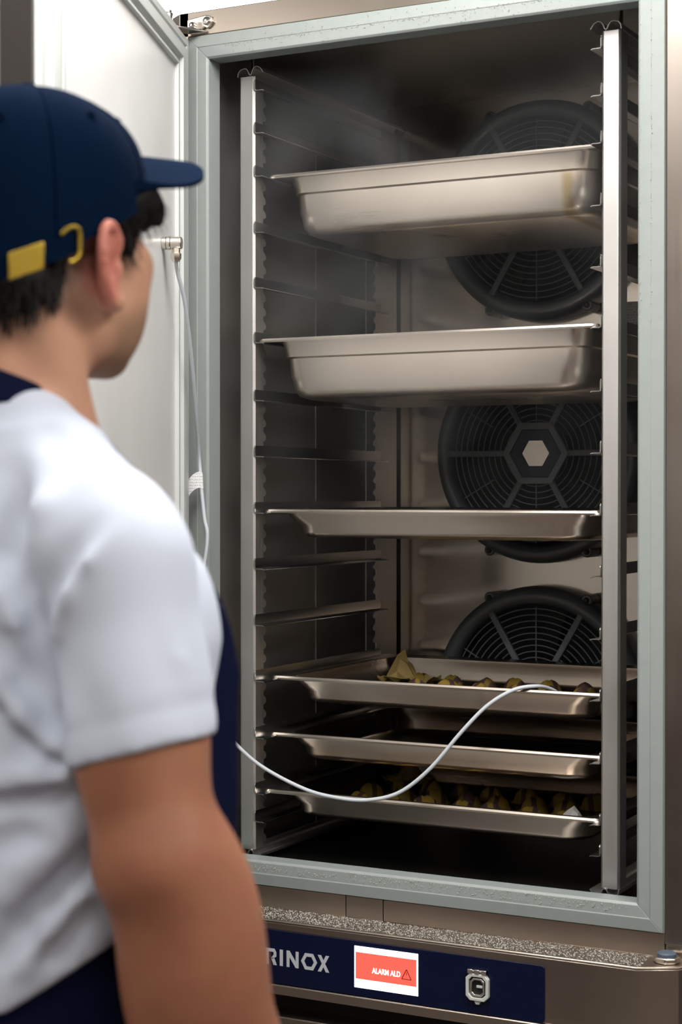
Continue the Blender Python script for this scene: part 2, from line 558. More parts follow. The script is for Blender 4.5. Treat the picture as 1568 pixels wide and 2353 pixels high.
# strip below the frame, in three plates with fine joints
for a, b in ((OX0 + 0.02, 0.2362), (0.2378, 0.3072), (0.3088, OFX1)):
    MB().box(a, b, 0.0, 0.03, 0.7252, OFZ0 - 0.0005).build('sill_plate', M['steel_h'], cab, bevel=0.0006)

# control housing with a ledge on top (chamfered right corner)
LY = -0.076
HP = [(-0.125, -0.04), (-0.06, LY), (0.775, LY), (0.833, -0.044), (0.865, 0.02), (0.865, 0.60), (-0.145, 0.60), (-0.145, 0.0)]
MB().prism(HP, 0.7205, 0.725).build('ledge', M['steel_h'], cab, bevel=0.0025, bevel_seg=3)
MB().prism([(x * 0.9995, y + 0.001) for x, y in HP], 0.6175, 0.7204).build('control_housing', M['steel_h'], cab, bevel=0.001)
MB().prism([(-0.125, -0.042), (-0.06, LY - 0.004), (0.773, LY - 0.004), (0.773, -0.03), (-0.125, -0.01)], 0.600, 0.6172).build('lower_lip', M['steel_h'], cab, bevel=0.002)
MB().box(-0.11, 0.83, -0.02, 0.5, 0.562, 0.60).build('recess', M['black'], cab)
MB().prism([(x, y + 0.002) for x, y in HP], 0.06, 0.562).build('lower_cabinet', M['steel_v'], cab, bevel=0.002)
MB().prism([(0.776, LY + 0.0005), (0.8335, -0.0445), (0.864, 0.02), (0.83, 0.03), (0.776, -0.03)], 0.5625, 0.6172).build('corner_post', M['steel_v'], cab, bevel=0.001)
for fx in (-0.08, 0.79):
    for fy in (0.05, 0.5):
        MB().tube([(fx, fy, 0.0), (fx, fy, 0.0605)], 0.025, 16).build('foot', M['chrome'], cab)

# navy control panel
PY = LY - 0.0022
NP0, NP1, NZ0, NZ1 = 0.080, 0.628, 0.6185, 0.7085
pts = [(x, z) for x, z, _ in rrect(NP0, NP1, NZ0, NZ1, 0.006, 0, 4)]
panel = MB().prism(pts, PY, LY + 0.0008, 'y').build('control_panel', M['navy_panel'], cab, bevel=0.0005)
LT = PY - 0.0006
def glyph(polys, x, z, w, h, name='letter', mat=None, parent=panel):
    mb = MB()
    for p in polys:
        mb.prism([(x + a * w, z + b * h) for a, b in p], LT, PY - 0.00005, 'y')
    return mb.build(name, mat or M['silver_print'], parent, smooth=0)
LH, LZ = 0.0275, 0.6495
I_ = [[(0, 0), (1, 0), (1, 1), (0, 1)]]
R_ = [[(0, 0), (0.27, 0), (0.27, 1), (0, 1)], [(0.27, 0.8), (0.27, 1), (0.82, 1), (1.0, 0.78), (1.0, 0.52), (0.62, 0.36), (0.5, 0.42), (0.74, 0.62), (0.74, 0.76), (0.7, 0.8)],
      [(0.5, 0.42), (0.73, 0.0), (1.04, 0.0), (0.79, 0.44)]]
N_ = [[(0, 0), (0.24, 0), (0.24, 1), (0, 1)], [(0.76, 0), (1, 0), (1, 1), (0.76, 1)], [(0.24, 1), (0.24, 0.62), (0.76, 0.0), (0.76, 0.38)]]
O_ = []
for k in range(6):
    a0, a1 = math.radians(60 * k), math.radians(60 * k + 60)
    O_.append([(0.5 + r * math.cos(a), 0.5 + r * math.sin(a) * 1.155) for a, r in ((a0, 0.5), (a1, 0.5), (a1, 0.30), (a0, 0.30))])
X_ = [[(0, 0), (0.29, 0), (1.0, 1), (0.71, 1)], [(0.71, 0), (1.0, 0), (0.64, 0.5), (0.5, 0.3)], [(0, 1), (0.29, 1), (0.5, 0.7), (0.36, 0.5)]]
for g, x0, x1 in ((I_, 0.1125, 0.1188), (R_, 0.1252, 0.1456), (I_, 0.1522, 0.1583), (N_, 0.1655, 0.1886), (O_, 0.1932, 0.2240), (X_, 0.2252, 0.2468)):
    glyph(g, x0, LZ, x1 - x0, LH)

# lit display
M['scr_white'] = plain('screen white', (0.8, 0.8, 0.8), 0.3, emit=(1.0, 0.95, 1.0), es=3.2)
M['scr_red'] = plain('screen red', (0.8, 0.05, 0.03), 0.3, emit=(1.0, 0.085, 0.06), es=1.15)
M['scr_text'] = plain('screen text white', (0.9, 0.9, 0.9), 0.3, emit=(1.0, 0.9, 0.9), es=1.6)
M['scr_dark'] = plain('screen sign dark red', (0.12, 0.0, 0.0), 0.4)
DX0, DX1, DZ0, DZ1 = 0.2945, 0.4100, 0.6325, 0.7008
disp = MB().box(DX0, DX1, PY - 0.001, PY - 0.0001, DZ0, DZ1).build('display', M['scr_white'], panel)
MB().box(DX0 + 0.0022, DX1 - 0.0022, PY - 0.0014, PY - 0.0011, DZ0 + 0.0145, DZ1 - 0.0095).build('alarm_band', M['scr_red'], panel)


def text_mesh(body, x, z, size, y, mat, parent, name, bold=0.0, squeeze=1.0):
    cu = bpy.data.curves.new(name, 'FONT')
    cu.body = body; cu.size = size; cu.offset = bold; cu.extrude = 0.0
    cu.resolution_u = 4
    t = bpy.data.objects.new(name, cu); COL.objects.link(t)
    dg = bpy.context.evaluated_depsgraph_get(); dg.update()
    me = bpy.data.meshes.new_from_object(t.evaluated_get(dg))
    bpy.data.objects.remove(t)
    co = np.empty(len(me.vertices) * 3); me.vertices.foreach_get('co', co); co = co.reshape(-1, 3)
    out = np.stack([x + co[:, 0] * squeeze, np.full(len(co), y), z + co[:, 1]], 1)
    me.vertices.foreach_set('co', out.ravel()); me.update()
    me.materials.clear(); me.materials.append(mat)
    o = bpy.data.objects.new(name, me); COL.objects.link(o); o.parent = parent
    return o


text_mesh('ALARM ALD', 0.3275, 0.6598, 0.0125, PY - 0.0018, M['scr_text'], panel, 'alarm_text', 0.00030, 0.765)
tri = MB()
ta, tb, tc_ = (0.3815, 0.6575), (0.3985, 0.6575), (0.3900, 0.6735)
def bar(p, q, r):
    tri.tube([(p[0], PY - 0.0017, p[1]), (q[0], PY - 0.0017, q[1])], r, 6)
for p, q in ((ta, tb), (tb, tc_), (tc_, ta)):
    bar(p, q, 0.0008)
bar((0.39, 0.6638), (0.39, 0.6690), 0.0006); bar((0.39, 0.6605), (0.39, 0.6614), 0.0006)
tri.build('warning_triangle', M['scr_dark'], panel)

# usb socket with a clear flap
ux, uz = 0.5165, 0.6620
def octo(w, h, c):
    return [(ux - w + c, uz - h), (ux + w - c, uz - h), (ux + w, uz - h + c), (ux + w, uz + h - c), (ux + w - c, uz + h), (ux - w + c, uz + h), (ux - w, uz + h - c), (ux - w, uz - h + c)]
def ring_prism(outer, inner, y0, y1):
    mb = MB()
    l = [[(x, y0, z) for x, z in outer], [(x, y0, z) for x, z in inner], [(x, y1, z) for x, z in inner], [(x, y1, z) for x, z in outer]]
    return mb.loops(l, closed=True)
port = ring_prism(octo(0.0195, 0.0215, 0.007), octo(0.0145, 0.0165, 0.006), PY - 0.008, PY - 0.0001).build('socket_cover', M['clear'], panel, bevel=0.001)
ring_prism(octo(0.0125, 0.0145, 0.0055), octo(0.0095, 0.0115, 0.0045), PY - 0.0065, PY - 0.0001).build('socket_ring', M['chrome'], panel, bevel=0.0008)
MB().box(ux - 0.0095, ux + 0.0095, PY - 0.0015, PY - 0.0001, uz - 0.0115, uz + 0.0115).build('socket_back', M['black'], panel)
MB().box(ux - 0.002, ux + 0.0085, PY - 0.005, PY - 0.0016, uz - 0.001, uz + 0.003).build('socket_tongue', M['clear'], panel, bevel=0.0006)
hb = MB()
for hx in (-0.012, 0.0, 0.012):
    hb.box(ux + hx - 0.004, ux + hx + 0.004, PY - 0.009, PY - 0.0001, uz + 0.0215, uz + 0.0285)
hb.tube([(ux - 0.016, PY - 0.005, uz + 0.0255), (ux + 0.016, PY - 0.005, uz + 0.0255)], 0.0022, 8)
hb.build('flap_hinge', M['chrome'], panel, bevel=0.0008)
MB().prism([(ux - 0.006, uz - 0.0215), (ux + 0.006, uz - 0.0215), (ux + 0.003, uz - 0.0275), (ux - 0.003, uz - 0.0275)], PY - 0.006, PY - 0.0001, 'y').build('flap_tab', M['clear'], panel, bevel=0.0008)

# bolt plate on the ledge at the right corner
bx, by = 0.808, -0.024
hexp = [(bx + 0.0215 * math.cos(math.radians(45 * k + 10)), by + 0.0215 * math.sin(math.radians(45 * k + 10))) for k in range(8)]
bolt = MB().prism(hexp, 0.7255, 0.7345).build('bolt_plate', M['nickel'], cab, bevel=0.002)
cp = MB(); cp.loops([[(bx + r * math.cos(2 * math.pi * k / 24), by + r * math.sin(2 * math.pi * k / 24), z) for k in range(24)] for r, z in ((0.015, 0.7346), (0.015, 0.7385), (0.0125, 0.7405), (0.006, 0.741))])
cp.build('bolt_cap', M['cap_blue'], bolt)

# frost grains lying on the ledge and drops on the frame
def grains(n, fn, name, mat, smin, smax, parent):
    mb = MB()
    for _ in range(n):
        x, y, z, flat = fn()
        s = random.uniform(smin, smax)
        e = [(x + s * random.uniform(.8, 1.3), y, z), (x, y + s, z), (x - s * random.uniform(.8, 1.3), y, z), (x, y - s, z), (x, y, z + s * flat), (x, y, z - s * 0.3)]
        mb.add(e, [(0, 1, 4), (1, 2, 4), (2, 3, 4), (3, 0, 4), (1, 0, 5), (2, 1, 5), (3, 2, 5), (0, 3, 5)])
    o = mb.build(name, mat, parent, smooth=0, recalc=False)
    tag(o, kind='stuff')
    return o
M['frost'] = plain('frost grain', (0.55, 0.52, 0.48), 0.3, 0.0, 0.6)
grains(4600, lambda: (random.uniform(-0.05, 0.78), LY + 0.004 + (0.07 * random.random()), 0.7254, 0.8), 'frost_grains', M['frost'], 0.0005, 0.0012, cab)
grains(520, lambda: (random.uniform(0.0, 0.74), -0.0086 + 0.001, random.gauss(FZ1 + 0.021, 0.002) if random.random() < .6 else FZ1 + random.uniform(0.002, 0.04), 0.9), 'water_drops', M['frost'], 0.0005, 0.0011, cab)
grains(420, lambda: (random.uniform(0.06, 0.74), -0.0075, FZ0 - random.uniform(0.002, 0.018), 0.9), 'water_drops', M['frost'], 0.0004, 0.001, cab)
grains(140, lambda: (FX1 + random.choice((0.004, 0.0225)) + random.gauss(0, .0008), -0.0078, random.uniform(1.7, 2.2), 0.9), 'water_drops', M['frost'], 0.0005, 0.0011, cab)

# warning sticker on the back panel
m, nt, b = new_mat('sticker print')
tcn = nt.nodes.new('ShaderNodeTexCoord'); wv = nt.nodes.new('ShaderNodeTexWave'); wv.bands_direction = 'Z'
wv.inputs['Scale'].default_value = 60; wv.inputs['Distortion'].default_value = 0.0
nzn = nt.nodes.new('ShaderNodeTexNoise'); nzn.inputs['Scale'].default_value = 700
rmp = nt.nodes.new('ShaderNodeValToRGB'); rmp.color_ramp.elements[0].position = 0.38; rmp.color_ramp.elements[1].position = 0.5
rmp.color_ramp.elements[0].color = (0.05, 0.03, 0.03, 1); rmp.color_ramp.elements[1].color = (0.5, 0.47, 0.45, 1)
mul = nt.nodes.new('ShaderNodeMath'); mul.operation = 'MAXIMUM'
nt.links.new(tcn.outputs['Object'], wv.inputs['Vector']); nt.links.new(tcn.outputs['Object'], nzn.inputs['Vector'])
nt.links.new(wv.outputs['Fac'], mul.inputs[0]); nt.links.new(nzn.outputs['Fac'], mul.inputs[1]); nt.links.new(mul.outputs[0], rmp.inputs['Fac'])
nt.links.new(rmp.outputs['Color'], b.inputs['Base Color']); b.inputs['Roughness'].default_value = 0.5
M['sticker'] = m
MB().box(0.503, 0.575, IY1 - 0.0008, IY1 - 0.0001, 1.772, 1.822).build('warning_sticker', M['sticker'], cab)

# hinge at the top left corner
hinge = MB()
hinge.prism([(-0.078, 2.266), (-0.046, 2.268), (-0.042, 2.271), (-0.036, 2.268), (-0.029, 2.272), (-0.025, 2.280), (-0.029, 2.289), (-0.040, 2.292), (-0.078, 2.288)], -0.006, -0.0003, 'y')
hinge = hinge.build('hinge', M['nickel'], cab, bevel=0.0015)
MB().prism([(-0.095, -0.062), (-0.080, -0.074), (-0.070, -0.064), (-0.052, -0.030), (-0.040, -0.006), (-0.078, -0.006)], 2.262, 2.2655).build('hinge_arm', M['chrome'], hinge, bevel=0.001)
for (sx, sz, r) in ((-0.0655, 2.276, 0.006), (-0.0355, 2.2805, 0.0075)):
    MB().revolve_y([(0.0, -0.0125), (0.0022, -0.0125), (0.0026, -0.0095), (0.0030, -0.0125), (r * 0.75, -0.0122), (r, -0.0095), (r, -0.0061)], 20).map(lambda x, y, z, sx=sx, sz=sz: (x + sx, y, z + sz)).build('screw', M['chrome'], hinge)
MB().tube([(-0.083, -0.058, 2.2656), (-0.083, -0.058, 2.288)], 0.0085, 16).tube([(-0.083, -0.058, 2.288), (-0.083, -0.058, 2.293)], 0.006, 12).build('hinge_pin', M['chrome'], hinge, bevel=0.001)

# the open door
DA = math.radians(-68.6)
dv, nv = Vector((math.cos(DA), math.sin(DA), 0)), Vector((-math.sin(DA), math.cos(DA), 0))
DP = Vector((-0.065, -0.030, 0))
def dmap(l, t, z):            # along the door, out of its inner face, up
    p = DP + dv * l + nv * t
    return (p.x, p.y, z)
DL, DZT, DZB = 0.955, 2.246, 0.745
door = MB().box(0, DL - 0.002, -0.040, 0.0, DZB, DZT).map(lambda l, t, z: dmap(l, t, z)).build('door', M['steel_v'], cab, bevel=0.002)
MB().box(DL - 0.0018, DL + 0.004, -0.0385, 0.002, DZB + 0.002, DZT - 0.002).map(lambda l, t, z: dmap(l, t, z)).build('door_edge_profile', M['door_edge'], door, bevel=0.0015)
# gasket: profile as fraction of the width from outer edge to panel, height
GP = [(0.0, 0.0002), (0.0, 0.005), (0.10, 0.007), (0.24, 0.007), (0.30, 0.003), (0.38, 0.003), (0.42, 0.012), (0.62, 0.014), (0.72, 0.012), (0.76, 0.005), (0.86, 0.005), (0.9, 0.009), (0.97, 0.009), (1.0, 0.003), (1.0, 0.0002)]
gl0, gl1, gz0, gz1 = 0.105, 0.125, 0.07, 0.066      # widths: hinge side, free side, bottom, top
loops = []
for cl, cz, wl, wz, sl, sz in ((0.002, DZB + 0.002, gl0, gz0, 1, 1), (DL - 0.003, DZB + 0.002, gl1, gz0, -1, 1), (DL - 0.003, DZT - 0.002, gl1, gz1, -1, -1), (0.002, DZT - 0.002, gl0, gz1, 1, -1)):
    loops.append([dmap(cl + sl * wl * f, h, cz + sz * wz * f) for f, h in GP])
MB().loops(loops, closed=True).build('gasket', M['gasket'], door, bevel=0.0008)
MB().box(gl0 + 0.001, DL - gl1 - 0.002, 0.0003, 0.0022, DZB + gz0 + 0.001, DZT - gz1 - 0.001).map(lambda l, t, z: dmap(l, t, z)).build('inner_panel', M['steel_door'], door)


# ------------------------------------------------------------------ fans
def make_fan(z, label):
    t = thing('evaporator_fan', label, 'fan', (0.3465, 0.613, z), 0, 'round fans on the back panel')
    MB().revolve_y([(0.182, 0.046), (0.182, 0.004), (0.184, -0.006), (0.190, -0.014), (0.199, -0.018), (0.208, -0.014), (0.2155, -0.004), (0.2185, 0.010), (0.2185, 0.046)], 72).build('shroud', M['fan_plastic'], t, smooth=50)
    MB().revolve_y([(0.0, 0.0455), (0.183, 0.0455)], 48).build('fan_well', M['black'], t)
    for k in range(5):
        a = 2 * math.pi * k / 5 + 0.3
        mb = MB(); l = []
        for s in (-1, 1):
            row = []
            for r in (0.05, 0.10, 0.15, 0.172):
                aa = a + s * (0.34 - 0.3 * (r - 0.05))
                row.append((r * math.cos(aa), 0.028 + s * 0.010, r * math.sin(aa)))
            l.append(row)
        v = l[0] + l[1]
        v2 = [(x, y + 0.002, z_) for x, y, z_ in v]
        f = []
        for i in range(3):
            f += [(i, i + 1, 5 + i, 4 + i), (8 + i, 12 + i, 13 + i, 9 + i)]
        f += [(0, 4, 12, 8), (3, 11, 15, 7)] + [(i, 8 + i, 9 + i, i + 1) for i in range(3)] + [(4 + i, 5 + i, 13 + i, 12 + i) for i in range(3)]
        mb.add(v + v2, f).build('blade', M['black'], t)
    for k in range(10):
        r = 0.0655 + 0.0121 * k
        MB().torus((0, -0.003 if r < 0.07 else -0.004, 0), r, 0.0013, 'y', 56, 5).build('guard_ring', M['fan_wire'], t, smooth=60)
    for k in range(6):
        a = math.radians(60 * k)
        ca, sa = math.cos(a), math.sin(a)
        MB().box(0.064, 0.196, -0.013, -0.004, -0.0062, 0.0062).map(lambda x, y, z_: (x * ca - z_ * sa, y, x * sa + z_ * ca)).build('strut', M['fan_wire'], t, bevel=0.002)
        b_ = a + math.radians(30)
        r0 = 0.060 if k in (1, 4) else 0.105
        MB().tube([(r0 * math.cos(b_), -0.006, r0 * math.sin(b_)), (0.178 * math.cos(b_), -0.006, 0.178 * math.sin(b_))], 0.0014, 6).build('guard_spoke', M['fan_wire'], t)
    def hexpts(ap):
        R = ap / math.cos(math.radians(30))
        return [(R * math.cos(math.radians(60 * k)), R * math.sin(math.radians(60 * k))) for k in range(6)]
    o, i = hexpts(0.061), hexpts(0.047)
    MB().loops([[(x, -0.014, z_) for x, z_ in o], [(x, -0.014, z_) for x, z_ in i], [(x, -0.002, z_) for x, z_ in i], [(x, -0.002, z_) for x, z_ in o]], closed=True).build('hub_frame', M['fan_wire'], t, bevel=0.0015)
    o, i = hexpts(0.0468), hexpts(0.0252)
    MB().loops([[(x, -0.0125, z_) for x, z_ in o], [(x, -0.0125, z_) for x, z_ in i], [(x, -0.002, z_) for x, z_ in i], [(x, -0.002, z_) for x, z_ in o]], closed=True).build('hub_badge', M['navy_hub'], t, bevel=0.0008)
    MB().prism(hexpts(0.025), -0.010, -0.002, 'y').build('hub_plate', M['steel_back'], t)
    for deg in (62, 118, 242, 298):
        a = math.radians(deg)
        cx, cz = 0.219 * math.cos(a), 0.219 * math.sin(a)
        lug = MB().revolve_y([(0.0, 0.0), (0.009, 0.0), (0.0115, 0.003), (0.0115, 0.045)], 20).map(lambda x, y, z_: (x + cx, y, z_ + cz)).build('lug', M['fan_plastic'], t)
        MB().revolve_y([(0.0, -0.006), (0.003, -0.0055), (0.0055, -0.003), (0.006, -0.0002)], 14).map(lambda x, y, z_: (x + cx, y, z_ + cz)).build('screw', M['door_edge'], lug)
    return t


make_fan(2.008, 'topmost round dark grey fan behind the highest deep pan')
make_fan(1.526, 'middle round dark grey fan with a navy hexagon hub in view')
make_fan(1.044, 'lowest round dark grey fan, half hidden by the tray holding the probe')

# ------------------------------------------------------------------ racks
RAILS = [2.165, 2.089, 2.012, 1.912, 1.813, 1.715, 1.612, 1.512, 1.411, 1.311, 1.210, 1.110, 1.008, 0.908, 0.858]
MIDX = 0.3465


def sheet(poly, y0, y1, th):
    """a bent sheet: 2D polyline (x,z) given thickness and extruded along y"""
    n = len(poly)
    P = [Vector(p) for p in poly]
    off = []
    for i in range(n):
        t = (P[min(i + 1, n - 1)] - P[max(i - 1, 0)]).normalized()
        off.append(P[i] + Vector((-t.y, t.x)) * th)
    return MB().prism([tuple(p) for p in P] + [tuple(p) for p in reversed(off)], y0, y1, 'y')


def toothed(y_in, y_out, z0, z1, pitch, rear=False):
    """outline in (y,z): straight edge at y_in, teeth reaching y_out"""
    pts = [(y_in, z0)]
    mid = y_in + (y_out - y_in) * 0.45
    pts.append((mid, z0))
    z = z0 + 0.008
    while z + pitch < z1:
        s = (y_out - mid)
        pts += [(mid, z), (mid + s * 0.6, z + 0.001), (y_out, z + 0.004), (y_out, z + 0.009), (mid + s * 0.6, z + 0.0135), (mid + s * 0.2, z + 0.015), (mid, z + 0.0165)]
        z += pitch
    pts += [(mid, z1), (y_in, z1)]
    return pts


def make_rack(mirror, label):
    t = thing('tray_rack', label, 'rack', (0, 0, 0), 0, 'upright tray racks')
    def fin(mb, name, mat, bevel=0.0006):
        if mirror:
            mb.map(lambda x, y, z: (2 * MIDX - x, y, z), flip=True)
        return mb.build(name, mat, t, bevel=bevel)
    Z0, Z1 = 0.808, 2.192
    mb = MB()
    # front post: face with rounded returns
    mb.prism([(-0.010, 0.095), (-0.010, 0.064), (-0.0065, 0.060), (0.0185, 0.060), (0.022, 0.064), (0.022, 0.0835), (0.020, 0.0835), (0.020, 0.0645), (0.018, 0.062), (-0.006, 0.062), (-0.008, 0.0645), (-0.008, 0.095)], Z0, Z1)
    fin(mb, 'front_post', M['rack'], 0.0004)
    mb = MB(); mb.prism(toothed(0.0836, 0.1010, Z0, Z1, 0.025), 0.0202, 0.0219, 'x')
    fin(mb, 'tooth_strip', M['rack'], 0)
    mb = MB()
    mb.prism([(-0.010, 0.562), (-0.010, 0.650), (0.0185, 0.650), (0.0185, 0.604), (0.022, 0.602), (0.022, 0.557), (0.020, 0.557), (0.020, 0.600), (0.0165, 0.602), (0.0165, 0.648), (-0.008, 0.648), (-0.008, 0.562)], Z0, Z1)
    fin(mb, 'rear_post', M['rack'], 0.0004)
    mb = MB(); mb.prism(toothed(0.557, 0.537, Z0, Z1, 0.025), 0.0202, 0.0219, 'x')
    fin(mb, 'tooth_strip', M['rack'], 0)
    wave = [(-0.0105, 0.0), (-0.0095, 0.007), (-0.006, 0.0115), (0.002, 0.0135), (0.006, 0.0125), (0.0095, 0.008), (0.0115, 0.003), (0.0145, 0.0008), (0.0175, 0.003), (0.0195, 0.009), (0.0225, 0.0135), (0.0275, 0.0155), (0.034, 0.0125), (0.040, 0.004)]
    fin(sheet([(x, Z1 + z) for x, z in wave], 0.058, 0.64, 0.0016), 'top_bar', M['rack'], 0)
    fin(sheet([(x, Z0 - z * 0.9) for x, z in wave], 0.058, 0.64, 0.0016), 'bottom_bar', M['rack'], 0)
    mb = MB().tube([(0.0, 0.09, Z1 + 0.012), (0.0, 0.09, IZ1)], 0.004, 8); fin(mb, 'hanging_pin', M['chrome'], 0)
    for zr in RAILS:
        prof = [(0.0222, zr + 0.0205), (0.0222, zr + 0.004), (0.0232, zr + 0.0012), (0.0258, zr), (0.0375, zr), (0.0405, zr - 0.0012)]
        r = sheet(prof, 0.0605, 0.566, 0.0014)
        # the front end is cut back at the top of the web
        fin(r, 'rail', M['rail'], 0)
        hk = MB().prism([(0.0585, zr + 0.0165), (0.0605, zr + 0.019), (0.064, zr + 0.019), (0.066, zr + 0.0165), (0.068, zr + 0.014), (0.0605, zr + 0.001), (0.0585, zr + 0.003)], 0.0221, 0.0235, 'x')
        fin(hk, 'rail_hook', M['chrome'], 0)
    return t


make_rack(False, 'left steel tray rack with hooked rails and toothed posts')
make_rack(True, 'right steel tray rack whose front post crosses the view upright')

# ------------------------------------------------------------------ pans and trays
def make_tray(name, label, cat, zr, yf, depth, mat, rb, group, step=True, mats=None):
    x0, x1 = 0.0275, 2 * MIDX - 0.0275
    y0, y1 = yf, yf + 0.484
    t = thing(name, label, cat, (0, 0, zr + 0.0005), 0, group)
    th = 0.0012
    zt = 0.0075                              # top of the rim above the rail
    def rr(i, r, z):
        return rrect(x0 + i, x1 - i, y0 + i, y1 - i, r, z, 7)
    ib = 0.026                               # flange width
    L = []
    L.append(rr(0.001, 0.012, 0.0004))
    L.append(rr(0.0, 0.012, 0.0035))
    L.append(rr(0.002, 0.012, zt - 0.0005))
    L.append(rr(0.005, 0.012, zt))
    L.append(rr(0.009, 0.013, zt - 0.002))
    L.append(rr(ib - 0.006, 0.030, zt - 0.002))
    L.append(rr(ib - 0.001, 0.034, zt - 0.004))
    L.append(rr(ib + 0.001, 0.036, zt - 0.010))
    body = []
    if step:
        body += [(ib + 0.002, 0.038, -0.018), (ib + 0.0025, 0.038, -0.0235), (ib + 0.006, 0.040, -0.0265), (ib + 0.0080, 0.042, -depth * 0.6)]
    bi = ib + (0.0095 if step else 0.012)
    body += [(bi, 0.044, -depth + rb * 1.6), (bi + rb * 0.12, 0.044, -depth + rb * 0.75), (bi + rb * 0.45, 0.044, -depth + rb * 0.25), (bi + rb * 1.1, 0.044, -depth)]
    inner = [rr(i + th, r, z) for i, r, z in body]
    outer = [rr(i - 0.0004, r, z - th) for i, r, z in body]
    up = L + inner                                   # rim and inside
    dn = [rr(0.002, 0.012, 0.0004), rr(0.0035, 0.012, zt - 0.003), rr(ib - 0.002, 0.032, zt - 0.0045), rr(ib - 0.0003, 0.035, zt - 0.012)] + outer
    mb = MB()
    mb.loops(list(reversed(dn)) + up, True, True)
    mb.build('pan_body', mat, t, smooth=40)
    return t


def with_stain(mat):
    """yellow-brown baked stain running down the front near the right corner"""
    m = mat.copy(); m.name = 'pan steel stained'
    nt = m.node_tree; b = nt.nodes['Principled BSDF']
    src = b.inputs['Base Color'].links[0].from_socket
    tc = nt.nodes.new('ShaderNodeTexCoord'); sp = nt.nodes.new('ShaderNodeSeparateXYZ')
    nt.links.new(tc.outputs['Object'], sp.inputs[0])
    sub = nt.nodes.new('ShaderNodeMath'); sub.operation = 'SUBTRACT'; sub.inputs[1].default_value = 0.588
    ab = nt.nodes.new('ShaderNodeMath'); ab.operation = 'ABSOLUTE'
    mr = nt.nodes.new('ShaderNodeMapRange'); mr.interpolation_type = 'SMOOTHSTEP'
    mr.inputs['From Min'].default_value = 0.016; mr.inputs['From Max'].default_value = 0.002
    mz = nt.nodes.new('ShaderNodeMapRange'); mz.interpolation_type = 'SMOOTHSTEP'
    mz.inputs['From Min'].default_value = -0.015; mz.inputs['From Max'].default_value = -0.04
    mul = nt.nodes.new('ShaderNodeMath'); mul.operation = 'MULTIPLY'
    mu2 = nt.nodes.new('ShaderNodeMath'); mu2.operation = 'MULTIPLY'; mu2.inputs[1].default_value = 0.7
    mx = nt.nodes.new('ShaderNodeMix'); mx.data_type = 'RGBA'; mx.inputs['B'].default_value = (0.50, 0.36, 0.13, 1)
    nt.links.new(sp.outputs['X'], sub.inputs[0]); nt.links.new(sub.outputs[0], ab.inputs[0]); nt.links.new(ab.outputs[0], mr.inputs['Value'])
    nt.links.new(sp.outputs['Z'], mz.inputs['Value'])
    nt.links.new(mr.outputs['Result'], mul.inputs[0]); nt.links.new(mz.outputs['Result'], mul.inputs[1]); nt.links.new(mul.outputs[0], mu2.inputs[0])
    nt.links.new(mu2.outputs[0], mx.inputs['Factor']); nt.links.new(src, mx.inputs['A'])
    nt.links.new(mx.outputs['Result'], b.inputs['Base Color'])
    return m


make_tray('deep_pan', 'highest deep steel pan with a yellow stain near its right corner', 'pan', RAILS[2], 0.094, 0.098, with_stain(M['pan']), 0.021, 'deep steel pans')
make_tray('deep_pan', 'lower deep steel pan, without a stain, just above the middle fan', 'pan', RAILS[5], 0.060, 0.098, M['pan'], 0.021, 'deep steel pans')
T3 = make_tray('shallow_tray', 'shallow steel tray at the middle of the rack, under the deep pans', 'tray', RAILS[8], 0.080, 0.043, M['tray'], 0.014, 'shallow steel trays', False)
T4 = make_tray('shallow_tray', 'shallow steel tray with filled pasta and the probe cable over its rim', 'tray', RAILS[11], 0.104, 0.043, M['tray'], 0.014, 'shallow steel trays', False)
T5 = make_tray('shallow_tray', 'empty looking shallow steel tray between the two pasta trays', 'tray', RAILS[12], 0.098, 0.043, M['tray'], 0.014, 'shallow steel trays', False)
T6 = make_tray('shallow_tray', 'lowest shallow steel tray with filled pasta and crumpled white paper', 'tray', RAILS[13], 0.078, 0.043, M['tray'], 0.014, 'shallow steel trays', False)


# ------------------------------------------------------------------ filled pasta on the trays
def pasta_mat(name, a, b_, phase):
    m, nt, b = new_mat(name)
    tc = nt.nodes.new('ShaderNodeTexCoord')
    oi = nt.nodes.new('ShaderNodeObjectInfo')
    sp = nt.nodes.new('ShaderNodeSeparateXYZ'); nt.links.new(tc.outputs['Object'], sp.inputs[0])
    wv = nt.nodes.new('ShaderNodeMath'); wv.operation = 'MULTIPLY_ADD'; wv.inputs[1].default_value = 190; wv.inputs[2].default_value = phase
    nt.links.new(sp.outputs['X'], wv.inputs[0])
    ad = nt.nodes.new('ShaderNodeMath'); ad.operation = 'MULTIPLY_ADD'; ad.inputs[1].default_value = 6.0
    nt.links.new(oi.outputs['Random'], ad.inputs[0]); nt.links.new(wv.outputs[0], ad.inputs[2])
    sn = nt.nodes.new('ShaderNodeMath'); sn.operation = 'SINE'; nt.links.new(ad.outputs[0], sn.inputs[0])
    rp = nt.nodes.new('ShaderNodeValToRGB')
    rp.color_ramp.elements[0].position = 0.16; rp.color_ramp.elements[0].color = (*a, 1)
    rp.color_ramp.elements[1].position = 0.26; rp.color_ramp.elements[1].color = (*b_, 1)
    mr = nt.nodes.new('ShaderNodeMapRange'); mr.inputs['From Min'].default_value = -1
    nt.links.new(sn.outputs[0], mr.inputs['Value']); nt.links.new(mr.outputs['Result'], rp.inputs['Fac'])
    nt.links.new(rp.outputs['Color'], b.inputs['Base Color'])
    b.inputs['Roughness'].default_value = 0.6
    return m


M['pasta'] = pasta_mat('yellow pasta with purple bands', (0.12, 0.06, 0.06), (0.46, 0.31, 0.05), 0.0)
M['pasta_dark'] = pasta_mat('purple pasta with yellow bands', (0.42, 0.28, 0.05), (0.15, 0.085, 0.075), 1.0)


